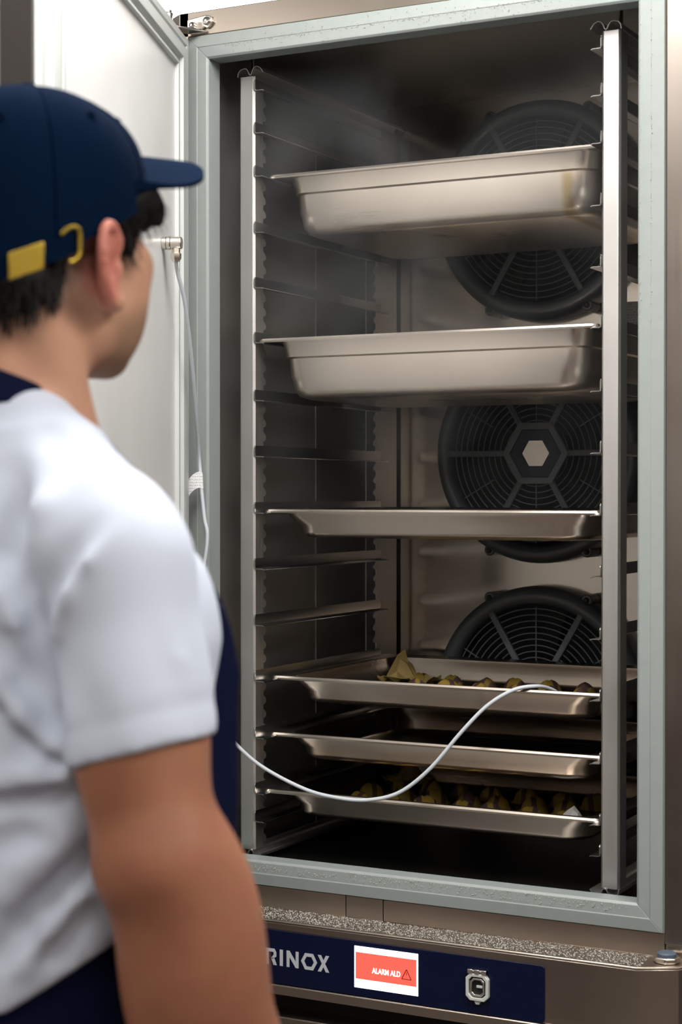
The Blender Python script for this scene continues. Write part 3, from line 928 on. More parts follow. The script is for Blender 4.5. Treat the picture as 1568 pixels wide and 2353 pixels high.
def pasta_mesh(mat, seed):
    """a plump filled half-moon: domed cushion with a crimped edge"""
    r = random.Random(seed)
    L = []
    n = 28
    for (rad, z) in ((0.82, 0.0), (1.0, 0.0012), (1.0, 0.0035), (0.86, 0.006), (0.80, 0.012), (0.66, 0.0205), (0.42, 0.0265), (0.16, 0.0292)):
        l = []
        for k in range(n):
            a = 2 * math.pi * k / n
            cr = 1 + (0.05 * math.cos(7 * a + seed) if rad > 0.9 else 0.015 * math.cos(3 * a + seed))
            l.append((0.030 * rad * cr * math.cos(a), 0.024 * rad * cr * math.sin(a), z * (1 + 0.06 * math.sin(2 * a + seed))))
        L.append(l)
    return MB().loops(L).build('filled_pasta', mat, smooth=60)


protos = [pasta_mesh(M['pasta'], 1), pasta_mesh(M['pasta_dark'], 4)]
used = [False, False]
ORD = ['first', 'second', 'third', 'fourth', 'fifth', 'sixth', 'seventh', 'eighth']
ROW = ['front', 'second', 'third', 'back']
def put_pasta(x, y, z, rz, kind, s, label, group):
    o = protos[kind]
    if used[kind]:
        o = copy_obj(o)
    used[kind] = True
    o.location = (x, y, z); o.rotation_euler = (0, 0, rz); o.scale = (s, s, s)
    tag(o, label, 'pasta', group)


rp_ = random.Random(11)
def lay(zfloor, rows, xmax, kind_of, where, group):
    for r, (yy, xx0) in enumerate(rows):
        for c in range(7):
            x = xx0 + 0.066 * c + rp_.uniform(-0.006, 0.006)
            if x > xmax[r]: continue
            k = kind_of(r, c)
            put_pasta(x, yy + rp_.uniform(-0.006, 0.006), zfloor, rp_.uniform(-0.7, 0.7), k, rp_.uniform(0.86, 1.0),
                      '%s filled pasta, %s from the left in the %s row of the %s tray' % (('yellow', 'purplish')[k], ORD[c], ROW[r], where), group)


Z4 = RAILS[11] + 0.0005 - 0.043 + 0.0002
lay(Z4, ((0.20, 0.19), (0.285, 0.165), (0.37, 0.20), (0.455, 0.17)), (0.615,) * 4, lambda r, c: 1 if (c + r) % 3 == 2 or c > 4 else 0, 'probe', 'filled pasta in the upper tray')
Z6 = RAILS[13] + 0.0005 - 0.043 + 0.0002
lay(Z6, ((0.175, 0.115), (0.255, 0.14), (0.335, 0.115), (0.415, 0.14)), (0.50, 0.56, 0.56, 0.56), lambda r, c: 0 if (c + r) % 5 else 1, 'lowest', 'filled pasta in the lowest tray')


def crumple(name, x0, y0, z0, w, d, h, seed, mat, label, cat, n=9, peak=None):
    r = random.Random(seed)
    top = []
    for i in range(n):
        for j in range(n):
            u, v = i / (n - 1), j / (n - 1)
            z = h * (0.15 + 0.55 * r.random())
            if peak:
                z = h * (0.1 + 0.25 * r.random()) + h * 0.75 * max(0, 1 - 3.2 * math.hypot(u - peak[0], v - peak[1]))
            top.append((x0 + w * u + r.uniform(-1, 1) * w * 0.04, y0 + d * v + r.uniform(-1, 1) * d * 0.04, z0 + z))
    bot = [(x, y, z - 0.0012) for x, y, z in top]
    N = n * n
    f = []
    for i in range(n - 1):
        for j in range(n - 1):
            a = i * n + j
            f += [(a, a + n, a + n + 1, a + 1), (N + a, N + a + 1, N + a + n + 1, N + a + n)]
    for k in range(n - 1):
        f += [(k, k + 1, N + k + 1, N + k), ((n - 1) * n + k, N + (n - 1) * n + k, N + (n - 1) * n + k + 1, (n - 1) * n + k + 1),
              (k * n, N + k * n, N + (k + 1) * n, (k + 1) * n), (k * n + n - 1, (k + 1) * n + n - 1, N + (k + 1) * n + n - 1, N + k * n + n - 1)]
    return tag(MB().add(top + bot, f).build(name, mat, smooth=0), label, cat)


M['parch'] = plain('yellowish crumpled dough sheet', (0.42, 0.30, 0.10), 0.7, noise=0.25, scale=60)
M['paper'] = plain('crumpled white paper', (0.62, 0.61, 0.58), 0.7, noise=0.05, scale=60)
crumple('dough_scrap', 0.105, 0.38, Z4 + 0.003, 0.10, 0.09, 0.074, 5, M['parch'], 'crumpled yellow dough scrap peaking in the back of the upper pasta tray', 'dough', peak=(0.35, 0.5))
crumple('dough_scrap', 0.085, 0.45, Z6 + 0.003, 0.09, 0.06, 0.066, 8, M['parch'], 'dark yellow dough scrap at the back of the lowest tray', 'dough', peak=(0.5, 0.5))
crumple('paper_scrap', 0.530, 0.150, Z6 + 0.002, 0.085, 0.07, 0.062, 9, M['paper'], 'crumpled white paper in the right end of the lowest tray', 'paper', peak=(0.6, 0.4))


M['sticker_white'] = M['sticker'].copy(); M['sticker_white'].name = 'printed tag'
_r = [n for n in M['sticker_white'].node_tree.nodes if n.type == 'VALTORGB'][0]
_r.color_ramp.elements[0].color = (0.28, 0.28, 0.30, 1); _r.color_ramp.elements[1].color = (0.85, 0.85, 0.86, 1)
# ------------------------------------------------------------------ core probe: plug on the door, cable, tag
probe = thing('core_probe', 'pale grey probe cable plugged into the door and looping into the pasta tray', 'cable')
pl = 0.21
ctr = Vector(dmap(pl, 0.0025, 1.8585))
def along(t, z=0.0):
    p = ctr + nv * t
    return (p.x, p.y, p.z + z)
plug = MB().tube([along(0.0), along(0.007)], 0.0105, 20).tube([along(0.007), along(0.008), along(0.0135), along(0.0145)], [0.0085, 0.0112, 0.0112, 0.0085], 20).tube([along(0.0145), along(0.0315), along(0.033)], [0.0102, 0.0102, 0.0085], 20)
plug = plug.build('plug', M['nickel'], probe, bevel=0.0006)
MB().tube([along(0.0225, -0.009), along(0.0225, -0.016), along(0.0225, -0.017), along(0.0225, -0.025), along(0.0225, -0.031)], [0.0072, 0.0072, 0.0092, 0.0092, 0.0055], 6).build('plug_nut', M['nickel'], plug)
cable_pts = [ (0.0349, -0.2164, 1.8295), (0.0289, -0.2024, 1.8129), (0.0237, -0.1733, 1.7693), (0.0103, -0.1364, 1.7075), (-0.0031, -0.1044, 1.6510), (-0.0195, -0.0690, 1.5858), (-0.0380, -0.0300, 1.5112), (-0.0336, -0.0300, 1.4576), (-0.0273, -0.0300, 1.4041), (-0.0220, -0.0300, 1.3583), (-0.0450, -0.0300, 1.2200), (-0.0450, -0.0280, 1.1100), (-0.0069, -0.0200, 1.0483), (0.0122, 0.0000, 1.0110), (0.0582, 0.0200, 0.9670), (0.1374, 0.0350, 0.9303), (0.2035, 0.0400, 0.9189), (0.2601, 0.0450, 0.9197), (0.3159, 0.0500, 0.9369), (0.3708, 0.0550, 0.9812), (0.4227, 0.0650, 1.0439), (0.4639, 0.0800, 1.0895), (0.5050, 0.0950, 1.1166), (0.5374, 0.1120, 1.1232), (0.5516, 0.1400, 1.1175), (0.5641, 0.1650, 1.1045) ]
MB().tube(catmull(cable_pts, 10), 0.0034, 10).build('cable', M['cable'], probe, smooth=60)
# paper tag folded round the cable
L = []
for k in range(9):
    s = k / 8
    p = Vector((-0.0335, -0.0345, 1.4855)) + Vector((-0.0300 * s, -0.006 * math.sin(s * 3), -0.004 * s - 0.026 * s * s))
    hgt = 0.028
    L.append([(p.x, p.y, p.z), (p.x, p.y + 0.0006, p.z), (p.x + 0.001, p.y + 0.0006, p.z - hgt), (p.x + 0.001, p.y, p.z - hgt)])
MB().loops(L).build('tag', M['sticker_white'], probe)
MB().tube([(-0.0350, -0.030, 1.4835), (-0.0335, -0.030, 1.4555)], 0.0040, 12).build('tag_wrap', M['sticker_white'], probe)


# ------------------------------------------------------------------ the person
# body frame: x to the person's right hand, y the way they face, z up
HTURN = math.radians(17)
HPIV = np.array((0.0, -0.02, 0.0))
def hrot(p, direction=False):
    p = np.asarray(p, float)
    q = p if direction else p - HPIV
    c, s = math.cos(HTURN), math.sin(HTURN)
    r = np.stack([q[..., 0] * c - q[..., 1] * s, q[..., 0] * s + q[..., 1] * c, q[..., 2]], -1)
    return r if direction else r + HPIV
def hunrot(p):
    q = np.asarray(p, float) - HPIV
    c, s = math.cos(HTURN), -math.sin(HTURN)
    return np.stack([q[..., 0] * c - q[..., 1] * s, q[..., 0] * s + q[..., 1] * c, q[..., 2]], -1) + HPIV


def build_body():
    f = Field((-0.40, -0.24, -0.01), (0.40, 0.26, 1.80), 0.0036)
    # torso, pelvis and legs (under the clothes)
    f.column([(0.86, 0, -0.02, 0.145, 0.095), (0.98, 0, -0.02, 0.150, 0.105), (1.10, 0, -0.02, 0.140, 0.100), (1.30, 0, -0.025, 0.160, 0.110), (1.42, 0, -0.03, 0.150, 0.095), (1.47, 0, -0.03, 0.10, 0.07)], 0.03)
    for s in (-1, 1):
        f.cone((s * 0.085, -0.015, 0.90), (s * 0.10, -0.005, 0.48), 0.078, 0.052, 0.03)
        f.cone((s * 0.10, -0.010, 0.48), (s * 0.105, -0.03, 0.10), 0.050, 0.036, 0.02)
        f.ell((s * 0.102, -0.035, 0.36), (0.045, 0.05, 0.10), 0.03)
        f.cone((s * 0.105, -0.04, 0.045), (s * 0.125, 0.12, 0.03), 0.034, 0.028, 0.02)
        # shoulders and arms
        f.cone((s * 0.02, -0.038, 1.498), (s * 0.150, -0.040, 1.420), 0.042, 0.040, 0.03)
        f.ell((s * 0.174, -0.040, 1.388), (0.048, 0.051, 0.068), 0.02)
        f.cone((s * 0.184, -0.040, 1.39), (s * 0.228, -0.036, 1.180), 0.048, 0.045, 0.02)
        f.ell((s * 0.212, -0.054, 1.275), (0.036, 0.038, 0.075), 0.02)
        f.ell((s * 0.207, -0.018, 1.285), (0.032, 0.032, 0.07), 0.02)
        f.cone((s * 0.228, -0.034, 1.178), (s * 0.240, 0.070, 0.948), 0.046, 0.027, 0.02)
        f.ell((s * 0.234, -0.004, 1.115), (0.044, 0.044, 0.085), 0.03)
        f.ell((s * 0.230, -0.058, 1.178), (0.020, 0.012, 0.022), 0.02)
        f.ell((s * 0.232, -0.018, 1.095), (0.040, 0.044, 0.09), 0.03)
        # hand: palm, four fingers, thumb
        w = np.array((s * 0.240, 0.075, 0.932)); dn = np.array((0.0, 0.25, -0.97)); fw = np.array((0.0, 0.97, 0.25)); inn = np.array((-s, 0, 0.0))
        f.cone(w - dn * 0.01, w + dn * 0.02, 0.026, 0.025, 0.015, sq=(0.8, 1, 1))
        pc = w + dn * 0.055
        f.ell(tuple(pc), (0.017, 0.041, 0.050), 0.012, axes=[(1, 0, 0), fw, dn])
        for j, (o, ln, r) in enumerate(((0.027, 0.070, 0.0088), (0.009, 0.080, 0.0092), (-0.009, 0.074, 0.0088), (-0.026, 0.058, 0.0078))):
            a = w + dn * 0.085 + fw * o
            b = a + dn * ln * 0.45 + inn * 0.006
            c = b + dn * ln * 0.32 + inn * 0.014
            e = c + dn * ln * 0.22 + inn * 0.014
            f.cone(a, b, r * 1.05, r, 0.006); f.cone(b, c, r, r * 0.9, 0.003); f.cone(c, e, r * 0.9, r * 0.75, 0.003)
        a = w + dn * 0.03 + fw * 0.026 + inn * 0.008
        b = a + dn * 0.034 + fw * 0.024 + inn * 0.012
        f.cone(a, b, 0.014, 0.011, 0.012); f.cone(b, b + dn * 0.032 + fw * 0.006 + inn * 0.008, 0.0105, 0.0085, 0.003)
    # neck
    f.cone((0, -0.040, 1.46), (0, -0.022, 1.60), 0.066, 0.060, 0.02)
    f.cone((0.0, -0.055, 1.52), (0.0, -0.058, 1.62), 0.042, 0.046, 0.02)
    f.cone((0.06, -0.055, 1.62), (0.035, 0.02, 1.49), 0.018, 0.016, 0.02)
    f.cone((-0.06, -0.055, 1.62), (-0.035, 0.02, 1.49), 0.018, 0.016, 0.02)
    # head, turned a little to the left of the shoulders
    f.rot = hrot
    f.ell((0, -0.006, 1.690), (0.0755, 0.091, 0.080), 0.02)
    f.ell((0, 0.024, 1.635), (0.060, 0.066, 0.082), 0.02)
    for s in (-1, 1):
        f.cone((s * 0.055, -0.010, 1.618), (s * 0.047, 0.020, 1.582), 0.019, 0.019, 0.02)
        f.cone((s * 0.047, 0.020, 1.582), (s * 0.022, 0.064, 1.566), 0.020, 0.018, 0.02)
        f.ell((s * 0.046, 0.056, 1.646), (0.025, 0.028, 0.022), 0.02)
        f.ell((s * 0.041, 0.046, 1.608), (0.028, 0.036, 0.042), 0.025)
        f.ell((s * 0.032, 0.080, 1.690), (0.028, 0.012, 0.010), 0.015)
        f.ell((s * 0.033, 0.096, 1.672), (0.017, 0.014, 0.011), 0.012, 'cut')
        f.ell((s * 0.032, 0.080, 1.671), (0.0125, 0.0125, 0.0115), 0.003)
    f.cone((0, 0.086, 1.676), (0, 0.104, 1.640), 0.008, 0.011, 0.012)
    f.ell((0.010, 0.096, 1.636), (0.008, 0.010, 0.007), 0.008)
    f.ell((-0.010, 0.096, 1.636), (0.008, 0.010, 0.007), 0.008)
    f.ell((0, 0.086, 1.612), (0.022, 0.010, 0.0055), 0.006)
    f.ell((0, 0.085, 1.602), (0.020, 0.010, 0.0060), 0.006)
    f.ell((0, 0.096, 1.607), (0.020, 0.006, 0.0016), 0.004, 'cut')
    f.ell((0, 0.072, 1.568), (0.026, 0.016, 0.016), 0.015)
    # ears
    for s in (-1, 1):
        eb = np.array((s * 0.17, -0.985, 0.0)); nn = np.array((s * 0.985, 0.17, 0.0)); up = np.array((0, 0, 1.0))
        up = up + eb * 0.16; up /= np.linalg.norm(up)
        c = np.array((s * 0.0815, -0.004, 1.636))
        f.ell(tuple(c), (0.0185, 0.0310, 0.0060), 0.008, axes=[eb, up, nn])
        pr = None
        for deg in range(150, -126, -15):
            a = math.radians(deg)
            q = c + eb * (0.0190 * math.cos(a)) + up * (0.0325 * math.sin(a)) + nn * (0.005 + 0.002 * math.cos(a))
            if pr is not None: f.cone(pr, q, 0.0046, 0.0046, 0.003)
            pr = q
        f.ell(tuple(c + up * -0.029 + eb * -0.004), (0.010, 0.010, 0.0055), 0.008, axes=[eb, up, nn])
        f.ell(tuple(c + nn * 0.007 - eb * 0.003 - up * 0.003), (0.0095, 0.0150, 0.0075), 0.004, 'cut', axes=[eb, up, nn])
        f.ell(tuple(c - eb * 0.0125 - up * 0.004 + nn * 0.004), (0.004, 0.007, 0.004), 0.004, axes=[eb, up, nn])
    return f


def smooth01(a, b, x):
    t = np.clip((x - a) / (b - a), 0, 1)
    return t * t * (3 - 2 * t)


HEAD = np.array((0, -0.004, 1.668))
def rim_z(y):
    return 1.668 + 0.47 * y


def skin_tones(V):
    base = np.array((0.56, 0.30, 0.195)); arm = np.array((0.34, 0.145, 0.080)); red = np.array((0.55, 0.17, 0.13)); beard = np.array((0.22, 0.125, 0.07)); hairc = np.array((0.012, 0.009, 0.008))
    x, y, z = hunrot(V).T
    C = np.repeat(base[None], len(V), 0)
    def mixin(col, w):
        nonlocal C
        C = C * (1 - w[:, None]) + col * w[:, None]
    mixin(arm, smooth01(1.50, 1.44, z))
    nz = 0.5 + 0.5 * np.sin(x * 130 + 3 * np.sin(z * 60)) * np.sin(z * 90 + y * 70)
    mixin(np.array((0.32, 0.108, 0.072)), 0.4 * nz * smooth01(1.30, 1.20, z))
    ear = smooth01(0.030, 0.018, np.sqrt((np.abs(x) - 0.088) ** 2 + (y + 0.012) ** 2 + ((z - 1.645) * 0.55) ** 2))
    mixin(red, 0.85 * ear)
    jaw = smooth01(1.615, 1.585, z - 0.25 * (y - 0.03)) * smooth01(0.0, 0.025, y) * smooth01(1.530, 1.552, z)
    mixin(beard, 0.75 * jaw)
    nape = smooth01(0.02, -0.02, y) * smooth01(1.575, 1.605, z) * smooth01(0.075, 0.06, np.abs(x))
    mixin(hairc, 0.6 * nape)
    mixin(hairc, smooth01(1.70, 1.72, z))
    return C


def vcol_mat(name, rough, sss=0.0, spec=0.4):
    m, nt, b = new_mat(name)
    at = nt.nodes.new('ShaderNodeVertexColor'); at.layer_name = 'tone'
    tc = nt.nodes.new('ShaderNodeTexCoord')
    nz = nt.nodes.new('ShaderNodeTexNoise'); nz.inputs['Scale'].default_value = 35; nz.inputs['Detail'].default_value = 2
    nt.links.new(tc.outputs['Object'], nz.inputs['Vector'])
    mr = nt.nodes.new('ShaderNodeMapRange'); mr.inputs['To Min'].default_value = 0.86; mr.inputs['To Max'].default_value = 1.12
    nt.links.new(nz.outputs['Fac'], mr.inputs['Value'])
    mx = nt.nodes.new('ShaderNodeVectorMath'); mx.operation = 'SCALE'
    nt.links.new(at.outputs['Color'], mx.inputs[0]); nt.links.new(mr.outputs['Result'], mx.inputs['Scale'])
    nt.links.new(mx.outputs['Vector'], b.inputs['Base Color'])
    b.inputs['Roughness'].default_value = rough
    b.inputs['Specular IOR Level'].default_value = spec
    return m


M['skin'] = vcol_mat('skin', 0.48)
M['shirt'] = plain('white cotton jersey', (0.62, 0.68, 0.80), 0.85, 0.0, 0.2, 0.02, 400)
M['navy_cloth'] = plain('navy cotton twill', (0.004, 0.006, 0.026), 0.9, 0.0, 0.08, 0.15, 300)
M['cap_cloth'] = plain('navy cap cotton', (0.0020, 0.0090, 0.027), 1.0, 0.0, 0.03, 0.12, 350)
M['cap_seam'] = plain('navy cap stitching', (0.001, 0.005, 0.018), 1.0, 0.0, 0.02)
M['brass'] = plain('worn brass', (0.44, 0.31, 0.05), 0.42, 1.0)
M['hair'] = plain('dark brown hair', (0.0045, 0.0035, 0.003), 0.6, 0.0, 0.15)
M['shoe'] = plain('black work shoe', (0.01, 0.01, 0.01), 0.5)

PHI = math.radians(50)
px_, pd_ = -0.253, 1.48                     # right of the view axis, away from the camera
pw = Vector((1.611, -2.64, 0)) + Vector((math.cos(YAW), math.sin(YAW), 0)) * px_ + Vector((-math.sin(YAW), math.cos(YAW), 0)) * pd_
person = thing('person', 'person in navy cap and white shirt standing with an arm hanging, facing the cabinet', 'person', (pw.x, pw.y, 0.0), YAW - PHI)

bf = build_body()
V, F_ = bf.mesh(2)
body = np_object('body', V, F_, M['skin'], person, skin_tones(V))

def smin(a, b, k):
    hh = np.clip(0.5 + 0.5 * (a - b) / k, 0, 1)
    return a * (1 - hh) + b * hh - k * hh * (1 - hh)


def body_box(lo, hi):
    i0 = [int((a - l) / bf.h) for a, l in zip(lo, bf.lo)]
    i1 = [int((b - l) / bf.h) for b, l in zip(hi, bf.lo)]
    l = [float(bf.lo[k]) + bf.h * i0[k] for k in range(3)]
    h = [l[k] + bf.h * (i1[k] - i0[k] - 0.5) for k in range(3)]
    n = [int(math.ceil((b - a) / bf.h)) + 1 for a, b in zip(l, h)]
    return (tuple(l), tuple(h)), tuple(slice(i0[k], i0[k] + n[k]) for k in range(3))


# shirt
def build_shirt():
    box, bsl = body_box((-0.33, -0.238, 0.98), (0.33, 0.24, 1.60))
    f = Field(*box, bf.h)
    f.column([(1.00, 0, -0.020, 0.176, 0.142), (1.10, 0, -0.022, 0.172, 0.138), (1.20, 0, -0.022, 0.174, 0.138), (1.33, 0, -0.020, 0.181, 0.140), (1.39, 0, -0.024, 0.168, 0.128), (1.44, 0, -0.03, 0.14, 0.10), (1.49, 0, -0.035, 0.09, 0.08)], 0.03, p=2.3)
    g_ = Field(*box, bf.h)
    for s in (-1, 1):
        f.ell((s * 0.068, 0.046, 1.345), (0.080, 0.056, 0.07), 0.03)
        f.cone((s * 0.018, -0.042, 1.502), (s * 0.155, -0.040, 1.418), 0.050, 0.051, 0.03)
        g_.ell((s * 0.172, -0.040, 1.388), (0.056, 0.059, 0.076), 0.03)
        g_.cone((s * 0.176, -0.040, 1.39), (s * 0.226, -0.037, 1.20), 0.054, 0.0505, 0.014)
    bd = bf.D[bsl] - 0.0035
    sl, P = g_.sub(box[0], box[1])
    bd = np.where(P[2] > 1.51, 1.0, bd) + 0 * P[0]
    far = np.where(np.abs(P[0]) > 0.13, bd, 1.0)
    g_.D = smin(g_.D, far, 0.012).astype(np.float32)
    # sleeve hems: near side lower than the far side
    sl, P = g_.sub(box[0], box[1])
    for s in (-1, 1):
        n = np.array((s * 0.20, 0.02, -0.98)); q = np.array((s * 0.217, -0.040, 1.258))
        n = n + np.array((s * 0.643, 0.766, 0.0)) * 0.10 + np.array((-s * 0.766, 0.643, 0.0)) * 0.02
        n /= np.linalg.norm(n)
        cut = (P[0] - q[0]) * n[0] + (P[1] - q[1]) * n[1] + (P[2] - q[2]) * n[2]
        cut = np.where(P[0] * s > 0, cut, -1.0)
        g_.D = np.maximum(g_.D, cut.astype(np.float32))
        # stitched hem band
        band = np.exp(-((cut + 0.026) / 0.0035) ** 2) * 0.0016
        g_.D = g_.D + np.where(P[0] * s > 0, band, 0).astype(np.float32)
    k = 0.016
    hh = np.clip(0.5 + 0.5 * (f.D - g_.D) / k, 0, 1)
    f.D = f.D * (1 - hh) + g_.D * hh - k * hh * (1 - hh)
    # body hem, rising a little towards the side
    sl, P = f.sub((-0.4, -0.3, 0.9), (0.4, 0.3, 1.2))
    xi = math.cos(PHI) * P[0] + math.sin(PHI) * P[1]
    hem = 1.058 + 0.60 * np.clip(xi, 0.0, 0.085) + 0 * P[2]
    f.D[sl] = np.maximum(f.D[sl], (hem - P[2]) * 0.9)
    for pts, w, amp in FOLDS:
        f.fold(pts, w, amp * 1.5)
        f.fold([(-x * 0.97 - 0.004, y + 0.003, z - 0.012) for x, y, z in pts], w * 1.1, amp * 1.2)
    return f


FOLDS = [
    ([(0.2202, -0.0865, 1.4313), (0.2068, -0.1019, 1.4062), (0.1864, -0.1061, 1.3805), (0.1621, -0.1004, 1.3536), (0.16, -0.0999, 1.3309), (0.1633, -0.0964, 1.3083)], 0.011, -0.0075),
    ([(0.2298, -0.078, 1.4282), (0.2179, -0.0961, 1.4033), (0.2001, -0.1034, 1.3747), (0.187, -0.1018, 1.3487)], 0.011, 0.004),
    ([(0.1315, -0.1074, 1.4044), (0.1502, -0.1052, 1.379), (0.1582, -0.1007, 1.3469)], 0.009, -0.006),
    ([(0.1356, -0.1134, 1.3721), (0.1471, -0.1071, 1.353), (0.1549, -0.1036, 1.3307), (0.1559, -0.1013, 1.3048)], 0.009, 0.005),
    ([(0.14, -0.117, 1.3369), (0.1539, -0.1038, 1.3113), (0.168, -0.0919, 1.2826)], 0.012, -0.008),
    ([(0.1406, -0.1174, 1.3111), (0.1509, -0.1058, 1.2853), (0.1618, -0.0919, 1.2593)], 0.011, 0.006),
    ([(0.1399, -0.1171, 1.2852), (0.1522, -0.1029, 1.2609), (0.1638, -0.0876, 1.2462)], 0.009, -0.006),
    ([(0.1382, -0.1163, 1.2168), (0.1529, -0.0997, 1.2218), (0.1642, -0.0804, 1.2254)], 0.008, -0.008),
    ([(0.1386, -0.1165, 1.2331), (0.1552, -0.0974, 1.2364), (0.166, -0.0777, 1.2357)], 0.011, 0.005),
    ([(0.1381, -0.1143, 1.1044), (0.1493, -0.1016, 1.1256), (0.1582, -0.0882, 1.1431), (0.1651, -0.0736, 1.1601), (0.1696, -0.0593, 1.1736)], 0.01, -0.009),
    ([(0.1471, -0.1041, 1.0996), (0.1579, -0.0881, 1.1251), (0.166, -0.0704, 1.1467)], 0.012, 0.006),
    ([(0.1576, -0.088, 1.1055), (0.1667, -0.0671, 1.13)], 0.01, -0.005),
    ([(0.1376, -0.1161, 1.1875), (0.1483, -0.1045, 1.1925), (0.158, -0.0899, 1.1872)], 0.01, -0.004),
    ([(0.1414, -0.1117, 1.1518), (0.1518, -0.0992, 1.1712), (0.1618, -0.0828, 1.1902)], 0.014, 0.005),
    ([(0.1177, -0.0598, 1.4987), (0.1411, -0.0622, 1.4897), (0.1651, -0.0711, 1.4776)], 0.009, -0.004),
    ([(0.2004, -0.0741, 1.4643), (0.211, -0.0678, 1.4611), (0.2146, -0.0475, 1.466)], 0.009, -0.003),
    ([(0.1838, -0.0732, 1.4725), (0.1957, -0.0712, 1.4692)], 0.01, 0.004),
    ([(0.2245, -0.0465, 1.4564), (0.2344, -0.0341, 1.4436), (0.2418, -0.0277, 1.4278)], 0.01, -0.003),
    ([(0.2585, -0.0413, 1.3562), (0.2652, -0.0327, 1.3312), (0.2691, -0.024, 1.309)], 0.01, 0.004),
    ([(0.2585, -0.0507, 1.3536), (0.2668, -0.0433, 1.3257), (0.271, -0.0368, 1.3069)], 0.01, -0.003),
    ([(0.1151, -0.0925, 1.4666), (0.1341, -0.1014, 1.4337), (0.1276, -0.107, 1.4075)], 0.016, -0.004),
    ([(0.1304, -0.0844, 1.4731), (0.1603, -0.0998, 1.4403), (0.166, -0.1068, 1.4148)], 0.016, 0.004),
    ([(0.2111, -0.1047, 1.316), (0.2326, -0.1035, 1.2931), (0.2377, -0.1031, 1.2751)], 0.014, -0.003),
    ([(0.2469, -0.0198, 1.3959), (0.2535, -0.0205, 1.3645), (0.2616, -0.0301, 1.3433)], 0.008, -0.002)]
sf = build_shirt()
V, F_ = sf.mesh(5)
np_object('shirt', V, F_, M['shirt'], person)

# trousers and apron
def build_trousers():
    f = Field((-0.30, -0.24, 0.05), (0.30, 0.22, 1.14), 0.007)
    f.column([(0.80, 0, -0.02, 0.172, 0.128), (0.95, 0, -0.025, 0.178, 0.140), (1.06, 0, -0.022, 0.166, 0.131), (1.12, 0, -0.022, 0.162, 0.128)], 0.02, p=2.3)
    for s in (-1, 1):
        f.cone((s * 0.088, -0.015, 0.88), (s * 0.102, -0.008, 0.48), 0.095, 0.074, 0.02)
        f.cone((s * 0.102, -0.008, 0.48), (s * 0.108, -0.03, 0.09), 0.073, 0.064, 0.02)
    return f
V, F_ = build_trousers().mesh(2)
np_object('trousers', V, F_, M['navy_cloth'], person)


ap = Field((-0.33, -0.24, 0.45), (0.33, 0.26, 1.50), 0.006)
ap.column([(0.50, 0, -0.01, 0.215, 0.165), (0.85, 0, -0.015, 0.192, 0.152), (1.00, 0, -0.020, 0.188, 0.160), (1.10, 0, -0.020, 0.186, 0.160), (1.20, 0, -0.018, 0.188, 0.162), (1.30, 0, -0.018, 0.190, 0.162), (1.385, 0, -0.024, 0.176, 0.140)], 0.02, p=2.3)
for s in (-1, 1):
    ap.ell((s * 0.066, 0.050, 1.320), (0.086, 0.065, 0.07), 0.03)
sl, P = ap.sub((-0.4, -0.3, 0.4), (0.4, 0.3, 1.6))
half = np.interp(P[2], [0.45, 1.05, 1.12, 1.30, 1.392], [0.20, 0.19, 0.150, 0.128, 0.112])
reg = np.maximum(np.abs(P[0]) - half + 0 * P[1], 0.012 - P[1] + 0 * P[0])
reg = np.maximum(reg, P[2] - 1.362)
ap.D = np.maximum(ap.D, reg)
V, F_ = ap.mesh(2)
apron = np_object('apron', V, F_, M['navy_cloth'], person)
def strap(pts, w, th, name, parent, mat):
    P = catmull(pts, 8); L = []
    n = len(P)
    for i, p in enumerate(P):
        t = (P[min(i + 1, n - 1)] - P[max(i - 1, 0)]).normalized()
        out = Vector((p.x, p.y + 0.035, 0.03)).normalized()
        b = t.cross(out).normalized(); o = b.cross(t).normalized()
        L.append([tuple(p + b * w * a + o * th * c) for a, c in ((-1, -1), (1, -1), (1, 1), (-1, 1))])
    return MB().loops(L).build(name, mat, parent, bevel=0.001)
strap([(0.085, 0.122, 1.355), (0.066, 0.080, 1.43), (0.060, 0.025, 1.485), (0.066, -0.030, 1.518), (0.056, -0.078, 1.536), (0.030, -0.100, 1.545), (0, -0.106, 1.548), (-0.030, -0.100, 1.545), (-0.056, -0.078, 1.536), (-0.066, -0.030, 1.518), (-0.060, 0.025, 1.485), (-0.066, 0.080, 1.43), (-0.085, 0.122, 1.355)], 0.013, 0.003, 'neck_strap', apron, M['navy_cloth'])

# shoes
for s in (-1, 1):
    f = Field((s * 0.115 - 0.08, -0.12, -0.005), (s * 0.115 + 0.08, 0.20, 0.15), 0.005)
    f.cone((s * 0.106, -0.045, 0.06), (s * 0.106, -0.03, 0.11), 0.052, 0.046, 0.02)
    f.cone((s * 0.107, -0.05, 0.045), (s * 0.125, 0.125, 0.035), 0.046, 0.040, 0.02)
    sl, P = f.sub((-1, -1, -1), (1, 1, 1)); f.D = np.maximum(f.D, 0.0 - P[2] + 0 * P[0] + 0 * P[1])
    V, F_ = f.mesh(2)
    V[:, 2] = np.maximum(V[:, 2], 0.0005)
    np_object('shoe', V, F_, M['shoe'], person)

